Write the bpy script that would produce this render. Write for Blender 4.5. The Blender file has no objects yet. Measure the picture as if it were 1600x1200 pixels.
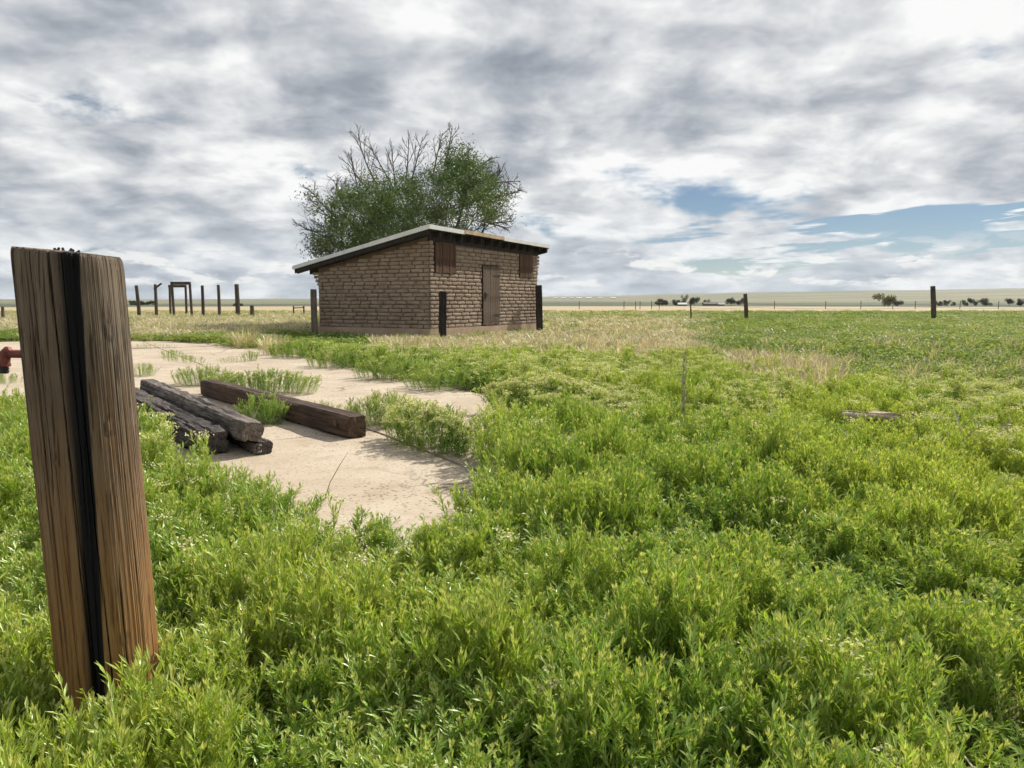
import bpy, math, random
import numpy as np
from mathutils import Vector, Matrix, noise as mnoise

R = math.radians
scene = bpy.context.scene
COL = scene.collection
# ------------------------------------------------------------------ camera, sky, sun, exposure
F, TH, HC = 1180.0, R(6.287), 1.3
cam_d = bpy.data.cameras.new('camera')
cam_d.sensor_width = 36.0
cam_d.lens = F / 1600 * 36
cam_d.clip_start = 0.05
cam_d.clip_end = 20000
cam = bpy.data.objects.new('camera', cam_d)
cam.location = (0, 0, HC)
cam.rotation_euler = (R(90) - TH, 0, 0)
COL.objects.link(cam)
scene.camera = cam

SUN_AZ, SUN_EL = R(43), R(42)          # clockwise from +Y
sun_d = bpy.data.lights.new('sun', 'SUN')
sun_d.energy = 5.0
sun_d.angle = R(0.7)
sun_d.color = (1.0, 0.94, 0.84)
sun = bpy.data.objects.new('sun', sun_d)
sdir = Vector((math.sin(SUN_AZ) * math.cos(SUN_EL), math.cos(SUN_AZ) * math.cos(SUN_EL), math.sin(SUN_EL)))
sun.rotation_euler = sdir.to_track_quat('Z', 'Y').to_euler()
COL.objects.link(sun)

scene.view_settings.view_transform = 'Standard'
scene.view_settings.look = 'None'
scene.view_settings.exposure = 0.27
scene.view_settings.gamma = 1
scene.render.engine = 'CYCLES'
scene.cycles.max_bounces = 5
scene.cycles.diffuse_bounces = 2
scene.cycles.glossy_bounces = 2
scene.cycles.transmission_bounces = 3
scene.cycles.use_denoising = True
scene.cycles.use_adaptive_sampling = True
scene.cycles.adaptive_threshold = 0.03
scene.cycles.adaptive_min_samples = 16
scene.cycles.sample_clamp_indirect = 6


class NT:
    """small helper for writing node trees"""
    def __init__(s, tree):
        s.t = tree
    def n(s, typ, **kw):
        nd = s.t.nodes.new(typ)
        for k, v in kw.items():
            setattr(nd, k, v)
        return nd
    def put(s, sock, v):
        if v is None:
            return
        if hasattr(v, 'is_linked') or isinstance(v, bpy.types.NodeSocket):
            s.t.links.new(v, sock)
        else:
            if sock.type == 'RGBA' and len(v) == 3:
                v = (*v, 1)
            sock.default_value = v
    def m(s, op, a, b=None, c=None, clamp=False):
        nd = s.n('ShaderNodeMath', operation=op, use_clamp=clamp)
        for i, v in enumerate((a, b, c)):
            if v is not None:
                s.put(nd.inputs[i], v)
        return nd.outputs[0]
    def vm(s, op, a, b=None, out=0):
        nd = s.n('ShaderNodeVectorMath', operation=op)
        s.put(nd.inputs[0], a)
        if b is not None:
            s.put(nd.inputs[1], b)
        return nd.outputs[out]
    def mix(s, fac, a, b, typ='MIX'):
        nd = s.n('ShaderNodeMix', data_type='RGBA', blend_type=typ)
        s.put(nd.inputs[0], fac); s.put(nd.inputs[6], a); s.put(nd.inputs[7], b)
        return nd.outputs[2]
    def noise(s, vec, scale, detail=4, rough=.55, dist=0.0, col=False):
        nd = s.n('ShaderNodeTexNoise')
        s.put(nd.inputs['Vector'], vec)
        nd.inputs['Scale'].default_value = scale
        nd.inputs['Detail'].default_value = detail
        nd.inputs['Roughness'].default_value = rough
        nd.inputs['Distortion'].default_value = dist
        return nd.outputs[1 if col else 0]
    def sstep(s, v, a, b, lo=0.0, hi=1.0):
        nd = s.n('ShaderNodeMapRange', interpolation_type='SMOOTHSTEP')
        s.put(nd.inputs[0], v)
        for i, q in zip((1, 2, 3, 4), (a, b, lo, hi)):
            s.put(nd.inputs[i], q)
        return nd.outputs[0]
    def lin(s, v, a, b, lo=0.0, hi=1.0):
        nd = s.n('ShaderNodeMapRange')
        s.put(nd.inputs[0], v)
        for i, q in zip((1, 2, 3, 4), (a, b, lo, hi)):
            s.put(nd.inputs[i], q)
        return nd.outputs[0]
    def ramp(s, v, stops):
        nd = s.n('ShaderNodeValToRGB')
        s.put(nd.inputs[0], v)
        e = nd.color_ramp.elements
        while len(e) < len(stops):
            e.new(0.5)
        for q, (p, c) in zip(e, stops):
            q.position = p
            q.color = (*c, 1)
        return nd.outputs[0]


# ------------------------------------------------------------------ world: blue sky with a broken cloud deck
world = bpy.data.worlds.new('World')
scene.world = world
world.use_nodes = True
world.node_tree.nodes.clear()
w = NT(world.node_tree)
sky = w.n('ShaderNodeTexSky', sky_type='NISHITA', sun_disc=False)
sky.sun_elevation = SUN_EL
sky.sun_rotation = SUN_AZ
sky.altitude = 1600
sky.air_density = 1.0
sky.dust_density = 0.25
sky.ozone_density = 2.5
bg_sky = w.n('ShaderNodeBackground')
bg_sky.inputs[1].default_value = 0.050
w.t.links.new(sky.outputs[0], bg_sky.inputs[0])
tc = w.n('ShaderNodeTexCoord')
sep = w.n('ShaderNodeSeparateXYZ')
w.t.links.new(tc.outputs['Generated'], sep.inputs[0])
dx, dy, dz = sep.outputs
zz = w.m('MAXIMUM', dz, 0.0)
inv = w.m('DIVIDE', 1.0, w.m('ADD', zz, 0.27))
comb = w.n('ShaderNodeCombineXYZ')
w.put(comb.inputs[0], w.m('MULTIPLY', dx, inv))
w.put(comb.inputs[1], w.m('MULTIPLY', dy, inv))
P = w.vm('ADD', comb.outputs[0], (3.1, 7.4, 0.0))
P = w.vm('ADD', P, w.vm('MULTIPLY', w.noise(P, 2.2, 2, .5, 0, col=True), (.16, .16, 0)))
toward = (0.10 * math.sin(SUN_AZ), 0.10 * math.cos(SUN_AZ), 0)
n_big = w.noise(P, 1.15, 2, .5, 0)
n1 = w.noise(P, 2.5, 8, .55, 0)
n1s = w.noise(w.vm('ADD', P, toward), 2.5, 5, .53, 0)
n2 = w.noise(w.vm('ADD', P, (11, 5, 2)), 7.0, 6, .60, 0)
az = w.m('ARCTAN2', dx, dy)
el = w.m('ARCSINE', dz)
# coverage: a nearly closed deck, opening in a band low over the right-hand plain
dens = w.m('ADD', w.m('MULTIPLY', n1, 0.55), w.m('MULTIPLY', n_big, 0.45))
ctr = w.m('ADD', R(3.2), w.m('MULTIPLY', az, 0.045))
band = w.sstep(w.m('ABSOLUTE', w.m('SUBTRACT', el, ctr)), R(0.6), R(2.7), 1.0, 0.0)
band = w.m('MULTIPLY', band, w.sstep(az, R(4), R(26)))
streak = w.n('ShaderNodeCombineXYZ')
w.put(streak.inputs[0], w.m('MULTIPLY', az, 5.0)); w.put(streak.inputs[1], w.m('MULTIPLY', w.m('SUBTRACT', el, w.m('MULTIPLY', az, .07)), 60.0))
band = w.m('MULTIPLY', band, w.sstep(w.noise(streak.outputs[0], 1.0, 4, .6, .3), .36, .56, 1.15, .25))
dens2 = w.m('SUBTRACT', dens, w.m('MULTIPLY', band, 0.30))
thin = w.m('MULTIPLY', w.sstep(el, R(15), R(25)), w.sstep(az, R(-2), R(-14)))     # the deck thins out high on the left
dens2 = w.m('SUBTRACT', dens2, w.m('MULTIPLY', thin, 0.085))
cov = w.sstep(dens2, 0.350, 0.430)
cov = w.m('MAXIMUM', cov, w.sstep(el, R(0.0), R(2.4), 0.6, 0.0))
# cloud shade: thick bellies grey, thin edges and sides turned to the sun bright
lit = w.m('MULTIPLY', w.m('SUBTRACT', n1, n1s), 2.4)
b = w.m('ADD', w.m('MULTIPLY', n2, 0.50), w.m('MULTIPLY', dens, -2.3))
b = w.m('ADD', w.m('ADD', b, lit), 1.475)
cosun = w.vm('DOT_PRODUCT', tc.outputs['Generated'], tuple(sdir), out=1)
b = w.m('ADD', b, w.sstep(cosun, 0.55, 1.0, 0.0, 0.18))
ccol = w.ramp(b, [(0.18, (.30, .33, .38)), (0.42, (.455, .485, .535)), (0.62, (.66, .68, .705)), (0.88, (.96, .965, .955))])
ccol = w.mix(w.sstep(el, R(1.0), R(9.0), .55, 0.0), ccol, w.mix(b, (.36, .44, .53), (.86, .90, .93)))
def puff(off):
    cb = w.n('ShaderNodeCombineXYZ')
    w.put(cb.inputs[0], w.m('MULTIPLY', az, 11.0)); w.put(cb.inputs[1], w.m('MULTIPLY', w.m('ADD', el, off), 34.0))
    return w.noise(cb.outputs[0], 1.0, 5, .6, .1)
pf, pfu = puff(0.0), puff(0.014)
pwin = w.m('MULTIPLY', w.sstep(el, R(.7), R(1.3)), w.sstep(el, R(2.5), R(5.0), 1.0, 0.0))
pmask = w.m('MULTIPLY', w.sstep(pf, .50, .58), pwin)
pb = w.m('ADD', .62, w.m('MULTIPLY', w.m('SUBTRACT', pf, pfu), 3.2))
pcol = w.ramp(pb, [(.25, (.45, .50, .57)), (.55, (.66, .69, .72)), (.9, (.95, .95, .93))])
ccol = w.mix(w.m('MULTIPLY', pmask, .85), ccol, pcol)
cov = w.m('MAXIMUM', cov, pmask)
bg_c = w.n('ShaderNodeBackground')
w.put(bg_c.inputs[0], ccol)
bg_c.inputs[1].default_value = 0.83
mixw = w.n('ShaderNodeMixShader')
w.put(mixw.inputs[0], cov)
w.t.links.new(bg_sky.outputs[0], mixw.inputs[1])
w.t.links.new(bg_c.outputs[0], mixw.inputs[2])
wo = w.n('ShaderNodeOutputWorld')
w.t.links.new(mixw.outputs[0], wo.inputs[0])


# ------------------------------------------------------------------ helpers
def G(px, py, z=0.0):
    """point of the photograph (1600x1200) -> (X, Y) on the horizontal plane z"""
    ang = math.atan((py - 600) / F) + TH
    Y = (HC - z) / math.tan(ang)
    dep = Y * math.cos(TH) + (HC - z) * math.sin(TH)
    return (px - 800) / F * dep, Y

def at(px, py, Y):
    """point at distance Y -> (X, Z)"""
    ang = math.atan((py - 600) / F) + TH
    z = HC - Y * math.tan(ang)
    dep = Y * math.cos(TH) + (HC - z) * math.sin(TH)
    return (px - 800) / F * dep, z

def proj(X, Y, Z):
    d = Y * math.cos(TH) - (Z - HC) * math.sin(TH)
    v = Y * math.sin(TH) + (Z - HC) * math.cos(TH)
    d = np.maximum(d, 0.05)
    return 800 + F * X / d, 600 - F * v / d

def tag(o, label=None, cat=None, group=None, kind=None):
    if label: o['label'] = label
    if cat: o['category'] = cat
    if group: o['group'] = group
    if kind: o['kind'] = kind
    return o

def empty(name, loc=(0, 0, 0), rz=0.0):
    o = bpy.data.objects.new(name, None)
    o.empty_display_size = 0.1
    o.location = loc
    o.rotation_euler = (0, 0, rz)
    COL.objects.link(o)
    return o

def make_mesh(name, V, Fc, mat=None, smooth=False, attrs=None):
    me = bpy.data.meshes.new(name)
    me.from_pydata([tuple(map(float, v)) for v in V], [], [tuple(map(int, f)) for f in Fc])
    if mat: me.materials.append(mat)
    if smooth: me.polygons.foreach_set('use_smooth', [True] * len(me.polygons))
    for k, a in (attrs or {}).items():
        at_ = me.attributes.new(k, 'FLOAT', 'POINT')
        at_.data.foreach_set('value', np.asarray(a, dtype=np.float32))
    me.update()
    return me

def obj(name, me, parent=None, loc=(0, 0, 0), rot=(0, 0, 0), scale=(1, 1, 1)):
    o = bpy.data.objects.new(name, me)
    o.location = loc; o.rotation_euler = rot; o.scale = scale
    if parent: o.parent = parent
    COL.objects.link(o)
    return o

class MB:
    def __init__(s):
        s.V = []; s.F = []; s.n = 0
    def add(s, V, Fc):
        V = np.asarray(V, float).reshape(-1, 3)
        s.V.append(V)
        k = s.n
        s.F += [tuple(i + k for i in f) for f in Fc]
        s.n += len(V)
        return s
    def box(s, x0, x1, y0, y1, z0, z1):
        V = [(x0, y0, z0), (x1, y0, z0), (x1, y1, z0), (x0, y1, z0), (x0, y0, z1), (x1, y0, z1), (x1, y1, z1), (x0, y1, z1)]
        return s.add(V, [(3, 2, 1, 0), (4, 5, 6, 7), (0, 1, 5, 4), (1, 2, 6, 5), (2, 3, 7, 6), (3, 0, 4, 7)])
    def tube(s, pts, rad, n=6, cap=True):
        pts = [Vector(p) for p in pts]
        V = []
        for i, p in enumerate(pts):
            d = (pts[min(i + 1, len(pts) - 1)] - pts[max(i - 1, 0)]).normalized()
            a = d.orthogonal().normalized() if i == 0 else (a - d * a.dot(d)).normalized()
            bb = d.cross(a)
            r = rad[i] if hasattr(rad, '__len__') else rad
            for k in range(n):
                t = 2 * math.pi * k / n
                V.append(p + a * (r * math.cos(t)) + bb * (r * math.sin(t)))
        Fc = []
        for i in range(len(pts) - 1):
            for k in range(n):
                Fc.append((i * n + k, i * n + (k + 1) % n, (i + 1) * n + (k + 1) % n, (i + 1) * n + k))
        if cap:
            Fc.append(tuple(range(n))[::-1]); Fc.append(tuple((len(pts) - 1) * n + k for k in range(n)))
        return s.add(V, Fc)
    def mesh(s, name, mat=None, smooth=False, attrs=None):
        return make_mesh(name, np.concatenate(s.V) if s.V else [], s.F, mat, smooth, attrs)

def fbm(x, y, z, sc=1.0, o=4):
    return mnoise.fractal(Vector((x * sc, y * sc, z * sc)), 1.0, 2.0, o)

# vectorised value noise for layouts
_rng0 = np.random.default_rng(99)
_tab = _rng0.random((256, 256))
def vnoise(x, y, sc):
    x = np.asarray(x) * sc + 57.3; y = np.asarray(y) * sc + 91.7
    xi = np.floor(x).astype(int); yi = np.floor(y).astype(int)
    fx = x - xi; fy = y - yi
    fx = fx * fx * (3 - 2 * fx); fy = fy * fy * (3 - 2 * fy)
    g = lambda a, b_: _tab[a % 256, b_ % 256]
    return (g(xi, yi) * (1 - fx) + g(xi + 1, yi) * fx) * (1 - fy) + (g(xi, yi + 1) * (1 - fx) + g(xi + 1, yi + 1) * fx) * fy
def vfbm(x, y, sc):
    return vnoise(x, y, sc) * .55 + vnoise(x, y, sc * 2.1) * .28 + vnoise(x, y, sc * 4.3) * .17

def inpoly(px, py, poly):
    px = np.asarray(px); py = np.asarray(py)
    ins = np.zeros(px.shape, bool)
    n = len(poly)
    for i in range(n):
        x0, y0 = poly[i]; x1, y1 = poly[(i + 1) % n]
        c = ((y0 > py) != (y1 > py)) & (px < (x1 - x0) * (py - y0) / (y1 - y0 + 1e-12) + x0)
        ins ^= c
    return ins


# ------------------------------------------------------------------ materials
def new_mat(name):
    mt = bpy.data.materials.new(name)
    mt.use_nodes = True
    mt.node_tree.nodes.clear()
    return mt, NT(mt.node_tree)

def finish(t, color, rough=.85, bump=None, bstr=.5, bdist=.01, metallic=0.0, spec=.3):
    bs = t.n('ShaderNodeBsdfPrincipled')
    t.put(bs.inputs['Base Color'], color)
    t.put(bs.inputs['Roughness'], rough)
    bs.inputs['Metallic'].default_value = metallic
    bs.inputs['Specular IOR Level'].default_value = spec
    if bump is not None:
        bn = t.n('ShaderNodeBump')
        bn.inputs['Strength'].default_value = bstr
        bn.inputs['Distance'].default_value = bdist
        t.put(bn.inputs['Height'], bump)
        t.t.links.new(bn.outputs[0], bs.inputs['Normal'])
    o = t.n('ShaderNodeOutputMaterial')
    t.t.links.new(bs.outputs[0], o.inputs[0])

def leaf_mat(name, colA, colB, tipcol=None, trans=.42, gloss=.07, inst=True):
    """thin leaf: diffuse + translucent + a little gloss; colA..colB by a per-plant tint"""
    mt, t = new_mat(name)
    if inst:
        a = t.n('ShaderNodeAttribute', attribute_type='INSTANCER', attribute_name='tint')
        tint = a.outputs['Fac']
    else:
        g = t.n('ShaderNodeNewGeometry')
        tint = t.sstep(t.noise(g.outputs['Position'], 1.3, 3), .3, .7)
    g2 = t.n('ShaderNodeNewGeometry')
    col = t.mix(tint, colA, colB)
    rnd = g2.outputs['Random Per Island']
    hs = t.n('ShaderNodeHueSaturation')
    t.put(hs.inputs['Hue'], t.lin(rnd, 0, 1, .485, .515))
    t.put(hs.inputs['Value'], t.lin(rnd, 0, 1, .62, 1.3))
    t.put(hs.inputs['Color'], col)
    col = hs.outputs[0]
    if tipcol:
        at_ = t.n('ShaderNodeAttribute', attribute_name='tip')
        col = t.mix(at_.outputs['Fac'], col, tipcol)
    d = t.n('ShaderNodeBsdfDiffuse'); t.put(d.inputs[0], col)
    tr = t.n('ShaderNodeBsdfTranslucent'); t.put(tr.inputs[0], t.mix(1.0, col, (1.25, 1.15, .6), 'MULTIPLY'))
    mx = t.n('ShaderNodeMixShader'); mx.inputs[0].default_value = trans
    t.t.links.new(d.outputs[0], mx.inputs[1]); t.t.links.new(tr.outputs[0], mx.inputs[2])
    gl = t.n('ShaderNodeBsdfGlossy'); gl.inputs['Roughness'].default_value = .38
    gl.inputs[0].default_value = (.9, .95, .9, 1)
    m2 = t.n('ShaderNodeMixShader'); m2.inputs[0].default_value = gloss
    t.t.links.new(mx.outputs[0], m2.inputs[1]); t.t.links.new(gl.outputs[0], m2.inputs[2])
    o = t.n('ShaderNodeOutputMaterial'); t.t.links.new(m2.outputs[0], o.inputs[0])
    return mt

M_HERB = leaf_mat('herb_leaf', (.185, .345, .038), (.37, .485, .066), tipcol=(.76, .79, .32), trans=.36, gloss=.045)
M_WEED = leaf_mat('broad_weed_leaf', (.18, .28, .08), (.32, .39, .13), trans=.42, gloss=.015)
M_FLOWER = leaf_mat('cream_petals', (.66, .66, .36), (.74, .74, .48), trans=.35, gloss=.0)
M_DRY = leaf_mat('dry_grass_blade', (.62, .55, .42), (.42, .41, .26), trans=.3, gloss=.04)
M_TUFT = leaf_mat('tuft_leaf', (.17, .31, .05), (.30, .42, .08), tipcol=(.64, .68, .30), trans=.38, gloss=.03, inst=False)
M_ELM = leaf_mat('elm_leaf', (.065, .12, .034), (.15, .21, .06), trans=.3, gloss=.05, inst=False)
M_FARLEAF = leaf_mat('far_leaf', (.045, .06, .03), (.07, .085, .04), trans=.2, gloss=.0, inst=False)
M_WILLOW = leaf_mat('willow_leaf', (.20, .19, .09), (.25, .23, .11), trans=.2, gloss=.0, inst=False)

def mat_ground():
    mt, t = new_mat('prairie_ground')
    g = t.n('ShaderNodeNewGeometry')
    pos = g.outputs['Position']
    s = t.n('ShaderNodeSeparateXYZ'); t.t.links.new(pos, s.inputs[0])
    X, Y, Z = s.outputs
    r = t.vm('LENGTH', pos, out=1)
    flat = t.vm('MULTIPLY', pos, (1, 1, 0))
    n1 = t.noise(flat, 9, 6, .65)
    n2 = t.noise(flat, .25, 5, .6)
    soil = t.mix(n1, (.045, .038, .022), (.13, .11, .06))
    litter = t.mix(t.sstep(t.noise(flat, 40, 3), .45, .7), soil, (.22, .19, .10))
    # meadow beyond the dense plants: blond and green patches
    mead = t.mix(t.sstep(t.noise(t.vm('MULTIPLY', flat, (1, .6, 1)), .12, 6, .65), .40, .60), (.42, .36, .24), (.15, .20, .08))
    mead = t.mix(t.m('MULTIPLY', n1, .5), mead, (.20, .19, .10))
    # golden hay field
    hay = t.mix(t.noise(t.vm('MULTIPLY', flat, (.03, .3, 1)), 1.0, 4, .6), (.47, .365, .23), (.38, .30, .18))
    # far range: long streaks of olive and tan
    st = t.noise(t.vm('MULTIPLY', flat, (.0011, .0048, 1)), 1.0, 6, .62, .4)
    far = t.ramp(st, [(.32, (.075, .10, .055)), (.44, (.16, .165, .095)), (.56, (.24, .215, .13)), (.70, (.10, .125, .07))])
    far = t.mix(t.sstep(t.noise(t.vm('MULTIPLY', flat, (.006, .02, 1)), 1, 5, .6), .5, .75), far, (.08, .10, .06))
    jit = t.lin(t.noise(t.vm('MULTIPLY', flat, (.02, .05, 1)), 1, 3), 0, 1, -.12, .12)
    lr = t.m('ADD', t.m('LOGARITHM', r, 10.0), jit)
    c = t.mix(t.sstep(lr, 1.30, 1.50), litter, mead)
    c = t.mix(t.sstep(lr, 1.86, 1.90), c, hay)
    far = t.mix(t.m('MULTIPLY', t.sstep(lr, 2.60, 2.66), t.sstep(lr, 2.92, 3.02, 1, 0)), far, (.075, .095, .055))
    c = t.mix(t.sstep(lr, 2.26, 2.32), c, far)
    finish(t, c, .95, t.noise(flat, 25, 5), .5, .02)
    return mt

def mat_concrete():
    mt, t = new_mat('weathered_concrete')
    g = t.n('ShaderNodeNewGeometry'); pos = g.outputs['Position']
    n = t.noise(pos, 0.9, 7, .62)
    c = t.mix(t.sstep(n, .3, .7), (.47, .385, .29), (.59, .505, .40))
    n2 = t.noise(pos, 4, 5, .6)
    c = t.mix(t.sstep(n2, .48, .72, 0, .6), c, (.40, .31, .21))
    vor = t.n('ShaderNodeTexVoronoi'); vor.inputs['Scale'].default_value = 32
    t.t.links.new(pos, vor.inputs['Vector'])
    expo = t.sstep(t.noise(pos, .8, 4, .6), .42, .62)           # patches where the aggregate shows
    dots = t.m('MULTIPLY', t.sstep(vor.outputs['Distance'], .26, .42, 1, 0), t.lin(expo, 0, 1, .35, 1.0))
    sel = t.sstep(vor.outputs['Color'], .35, .6)
    dots = t.m('MULTIPLY', dots, sel)
    c = t.mix(dots, c, (.13, .10, .07))
    fine = t.noise(pos, 160, 3, .7)
    c = t.mix(t.sstep(fine, .35, .7, .25, 0), c, (.28, .22, .15))
    vc = t.n('ShaderNodeTexVoronoi', feature='DISTANCE_TO_EDGE'); vc.inputs['Scale'].default_value = .55
    t.put(vc.inputs['Vector'], t.vm('ADD', pos, t.vm('MULTIPLY', t.noise(pos, 1.6, 5, .65, 0, col=True), (.9, .9, 0))))
    crk = t.m('MULTIPLY', t.sstep(vc.outputs['Distance'], .004, .014, 1, 0), t.sstep(t.noise(pos, .35, 2), .48, .6))
    c = t.mix(t.m('MULTIPLY', crk, .8), c, (.10, .08, .055))
    c = t.mix(t.sstep(t.noise(pos, .42, 6, .7), .52, .72, 0, .55), c, (.36, .29, .205))
    h = t.m('ADD', t.m('MULTIPLY', vor.outputs['Distance'], .6), t.m('MULTIPLY', fine, .6))
    finish(t, c, .92, h, .55, .006)
    return mt

def wood(name, a, b_, dark, scale=(30, 30, 1.2), zgrad=None, rough=.85, obj_sp=True, bd=.004, warp=1.0, streak=.0):
    mt, t = new_mat(name)
    tcn = t.n('ShaderNodeTexCoord')
    p = tcn.outputs['Object'] if obj_sp else t.n('ShaderNodeNewGeometry').outputs['Position']
    wv = t.noise(p, 3.0, 3, .5, 0, col=True)
    pw = t.vm('ADD', p, t.vm('MULTIPLY', wv, tuple(.02 * warp for _ in range(3))))
    q = t.vm('MULTIPLY', pw, scale)
    n = t.noise(q, 1.0, 6, .65, .2)
    n2 = t.noise(t.vm('MULTIPLY', pw, tuple(3.5 * k for k in scale)), 1.0, 4, .6)
    big = t.noise(p, 2.2, 4, .6)
    oi = t.n('ShaderNodeObjectInfo')
    c = t.mix(t.sstep(n, .32, .68), a, b_)
    c = t.mix(t.sstep(big, .4, .7, 0, .5), c, dark)
    c = t.mix(t.sstep(n2, .50, .64, 0, .85), c, dark)
    if zgrad:
        s = t.n('ShaderNodeSeparateXYZ'); t.t.links.new(p, s.inputs[0])
        z0, z1, ga, gb, gd = zgrad
        c2 = t.mix(t.sstep(n, .3, .7), ga, gb)
        c2 = t.mix(t.sstep(n2, .50, .68, 0, .7), c2, gd)
        f = t.sstep(t.m('ADD', s.outputs[2], t.lin(n, 0, 1, -.45, .45)), z0, z1)
        c = t.mix(f, c2, c)
    hs = t.n('ShaderNodeHueSaturation')
    t.put(hs.inputs['Value'], t.lin(oi.outputs['Random'], 0, 1, .8, 1.2))
    t.put(hs.inputs['Color'], c)
    c = hs.outputs[0]
    dark_mask = t.n('ShaderNodeAttribute', attribute_name='dark_mask')
    c = t.mix(dark_mask.outputs['Fac'], c, (.006, .006, .008))
    h = t.m('ADD', n2, t.m('MULTIPLY', n, .8))
    finish(t, c, rough, h, .6, bd)
    return mt

M_GROUND = mat_ground()
M_CONC = mat_concrete()
M_POST = wood('post_wood', (.165, .122, .086), (.29, .225, .16), (.040, .027, .018), (42, 42, 1.3),
              zgrad=(.25, 1.25, (.30, .145, .045), (.42, .24, .095), (.10, .042, .014)), bd=.004)
M_TIEB = wood('tie_brown', (.085, .052, .036), (.165, .108, .074), (.022, .015, .012), (1.2, 26, 26), bd=.008)
M_TIEG = wood('tie_grey', (.085, .070, .060), (.24, .205, .175), (.022, .018, .017), (1.2, 26, 26), bd=.01)
M_TIED = wood('tie_dark', (.06, .048, .045), (.17, .14, .125), (.012, .01, .012), (1.4, 18, 18), bd=.014)
M_PLANK = wood('shutter_wood', (.075, .040, .026), (.165, .088, .052), (.02, .015, .014), (24, 24, 1.0), bd=.004)
M_DOORW = wood('door_wood', (.12, .085, .06), (.26, .19, .135), (.035, .024, .018), (24, 24, 1.0), bd=.004)
M_DARKW = wood('dark_timber', (.03, .024, .022), (.06, .05, .045), (.01, .009, .009), (20, 20, 1.4), bd=.006)
M_GREYW = wood('grey_timber', (.11, .088, .07), (.19, .155, .125), (.06, .05, .042), (20, 20, 1.4), bd=.005)
M_FPOST = wood('fence_post_wood', (.07, .055, .045), (.13, .105, .085), (.03, .025, .02), (15, 15, 1.2), bd=.004)
M_BARK = wood('elm_bark', (.10, .082, .07), (.17, .145, .125), (.05, .04, .035), (4, 4, 1), bd=.01)
M_DEADTW = wood('bleached_twig', (.42, .38, .32), (.58, .53, .46), (.25, .22, .18), (8, 8, 8), bd=.001)
M_STALK = wood('dry_stalk', (.42, .37, .28), (.58, .52, .41), (.18, .14, .10), (8, 8, 8), bd=.001)

def mat_adobe():
    mt, t = new_mat('adobe_brick')
    g = t.n('ShaderNodeNewGeometry'); pos = g.outputs['Position']
    oi = t.n('ShaderNodeObjectInfo')
    n = t.noise(pos, 2.3, 5, .6)
    c = t.mix(t.sstep(n, .3, .7), (.29, .215, .158), (.37, .285, .215))
    n2 = t.noise(pos, 22, 5, .65)
    c = t.mix(t.sstep(n2, .5, .75, 0, .5), c, (.20, .142, .102))
    hs = t.n('ShaderNodeHueSaturation')
    t.put(hs.inputs['Value'], t.lin(t.noise(t.vm('MULTIPLY', pos, (2.5, 2.5, 7.5)), 1, 1), .25, .75, .84, 1.16))
    t.put(hs.inputs['Color'], c)
    st = t.sstep(t.noise(t.vm('MULTIPLY', pos, (1.1, 1.1, .45)), 1.0, 6, .65), .48, .72, 0, .55)
    cst = t.mix(st, hs.outputs[0], (.36, .30, .24))
    cst = t.mix(t.sstep(t.noise(pos, 1.7, 5, .7), .56, .74, 0, .5), cst, (.17, .12, .085))
    h = t.m('ADD', t.noise(pos, 30, 6, .7), t.m('MULTIPLY', t.noise(pos, 9, 3), 1.2))
    finish(t, cst, .95, h, .8, .03)
    return mt
M_ADOBE = mat_adobe()

def simple(name, a, b_, sc=6, rough=.8, metallic=0, bd=.003, spec=.3):
    mt, t = new_mat(name)
    g = t.n('ShaderNodeNewGeometry'); pos = g.outputs['Position']
    n = t.noise(pos, sc, 6, .62)
    finish(t, t.mix(t.sstep(n, .3, .7), a, b_), rough, t.noise(pos, sc * 6, 4), .4, bd, metallic, spec)
    return mt
M_MORTAR = simple('adobe_mortar', (.15, .105, .075), (.21, .15, .108), 5, .95, bd=.01)
M_BASE = simple('plinth_concrete', (.37, .265, .185), (.47, .35, .25), 2, .92)
M_METAL = simple('galvanised_trim', (.55, .58, .58), (.68, .70, .69), 2.5, .45, .35)
M_METALW = simple('white_trim', (.70, .70, .67), (.82, .81, .77), 2.5, .5, .1)
M_RUST = simple('rusty_trim', (.42, .30, .19), (.60, .47, .33), 5, .75)
M_ROOFW = simple('roof_deck_wood', (.035, .03, .03), (.06, .05, .048), 6, .9)
M_REDP = simple('rusty_red_paint', (.17, .055, .045), (.25, .085, .065), 30, .6, .2, bd=.001)
M_BLK = simple('blackened_brass', (.03, .028, .03), (.07, .06, .055), 40, .5, .4, bd=.001)
M_WIRE = simple('fence_wire', (.20, .19, .18), (.30, .28, .26), 10, .6, .5)
M_STONE = simple('bleached_board', (.42, .34, .25), (.58, .49, .38), 8, .9, bd=.01)
M_WHITER = simple('white_roof', (.72, .72, .72), (.80, .80, .80), .3, .6)
M_WALLF = simple('far_wall', (.42, .38, .33), (.52, .47, .41), .3, .8)
M_DARKF = simple('far_dark_wall', (.12, .11, .10), (.18, .16, .15), .3, .8)

# ------------------------------------------------------------------ ground and far range
def ss(x, a, b_):
    t = np.clip((np.asarray(x, float) - a) / (b_ - a), 0, 1)
    return t * t * (3 - 2 * t)

def terrain(X, Y):
    r = np.hypot(X, Y)
    azm = np.degrees(np.arctan2(X, Y))
    H = np.interp(azm, [-180, -40, -25, -12, 0, 6, 17, 27, 36, 60, 180], [10, 10, 10, 17, 24, 29, 49, 56, 64, 66, 10])
    roll = 1 + .015 * np.sin(azm * .9 + r * .0011) + .01 * np.sin(azm * 2.3 + 1.0)
    z = -1.7 * ss(r, 160, 420) + H * roll * ss(r, 480, 4600) ** 1.15
    z = z + .8 * np.sin(X * .008 + 1) * ss(r, 500, 900)
    return z - 60 * ss(r, 4700, 6500)

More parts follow.
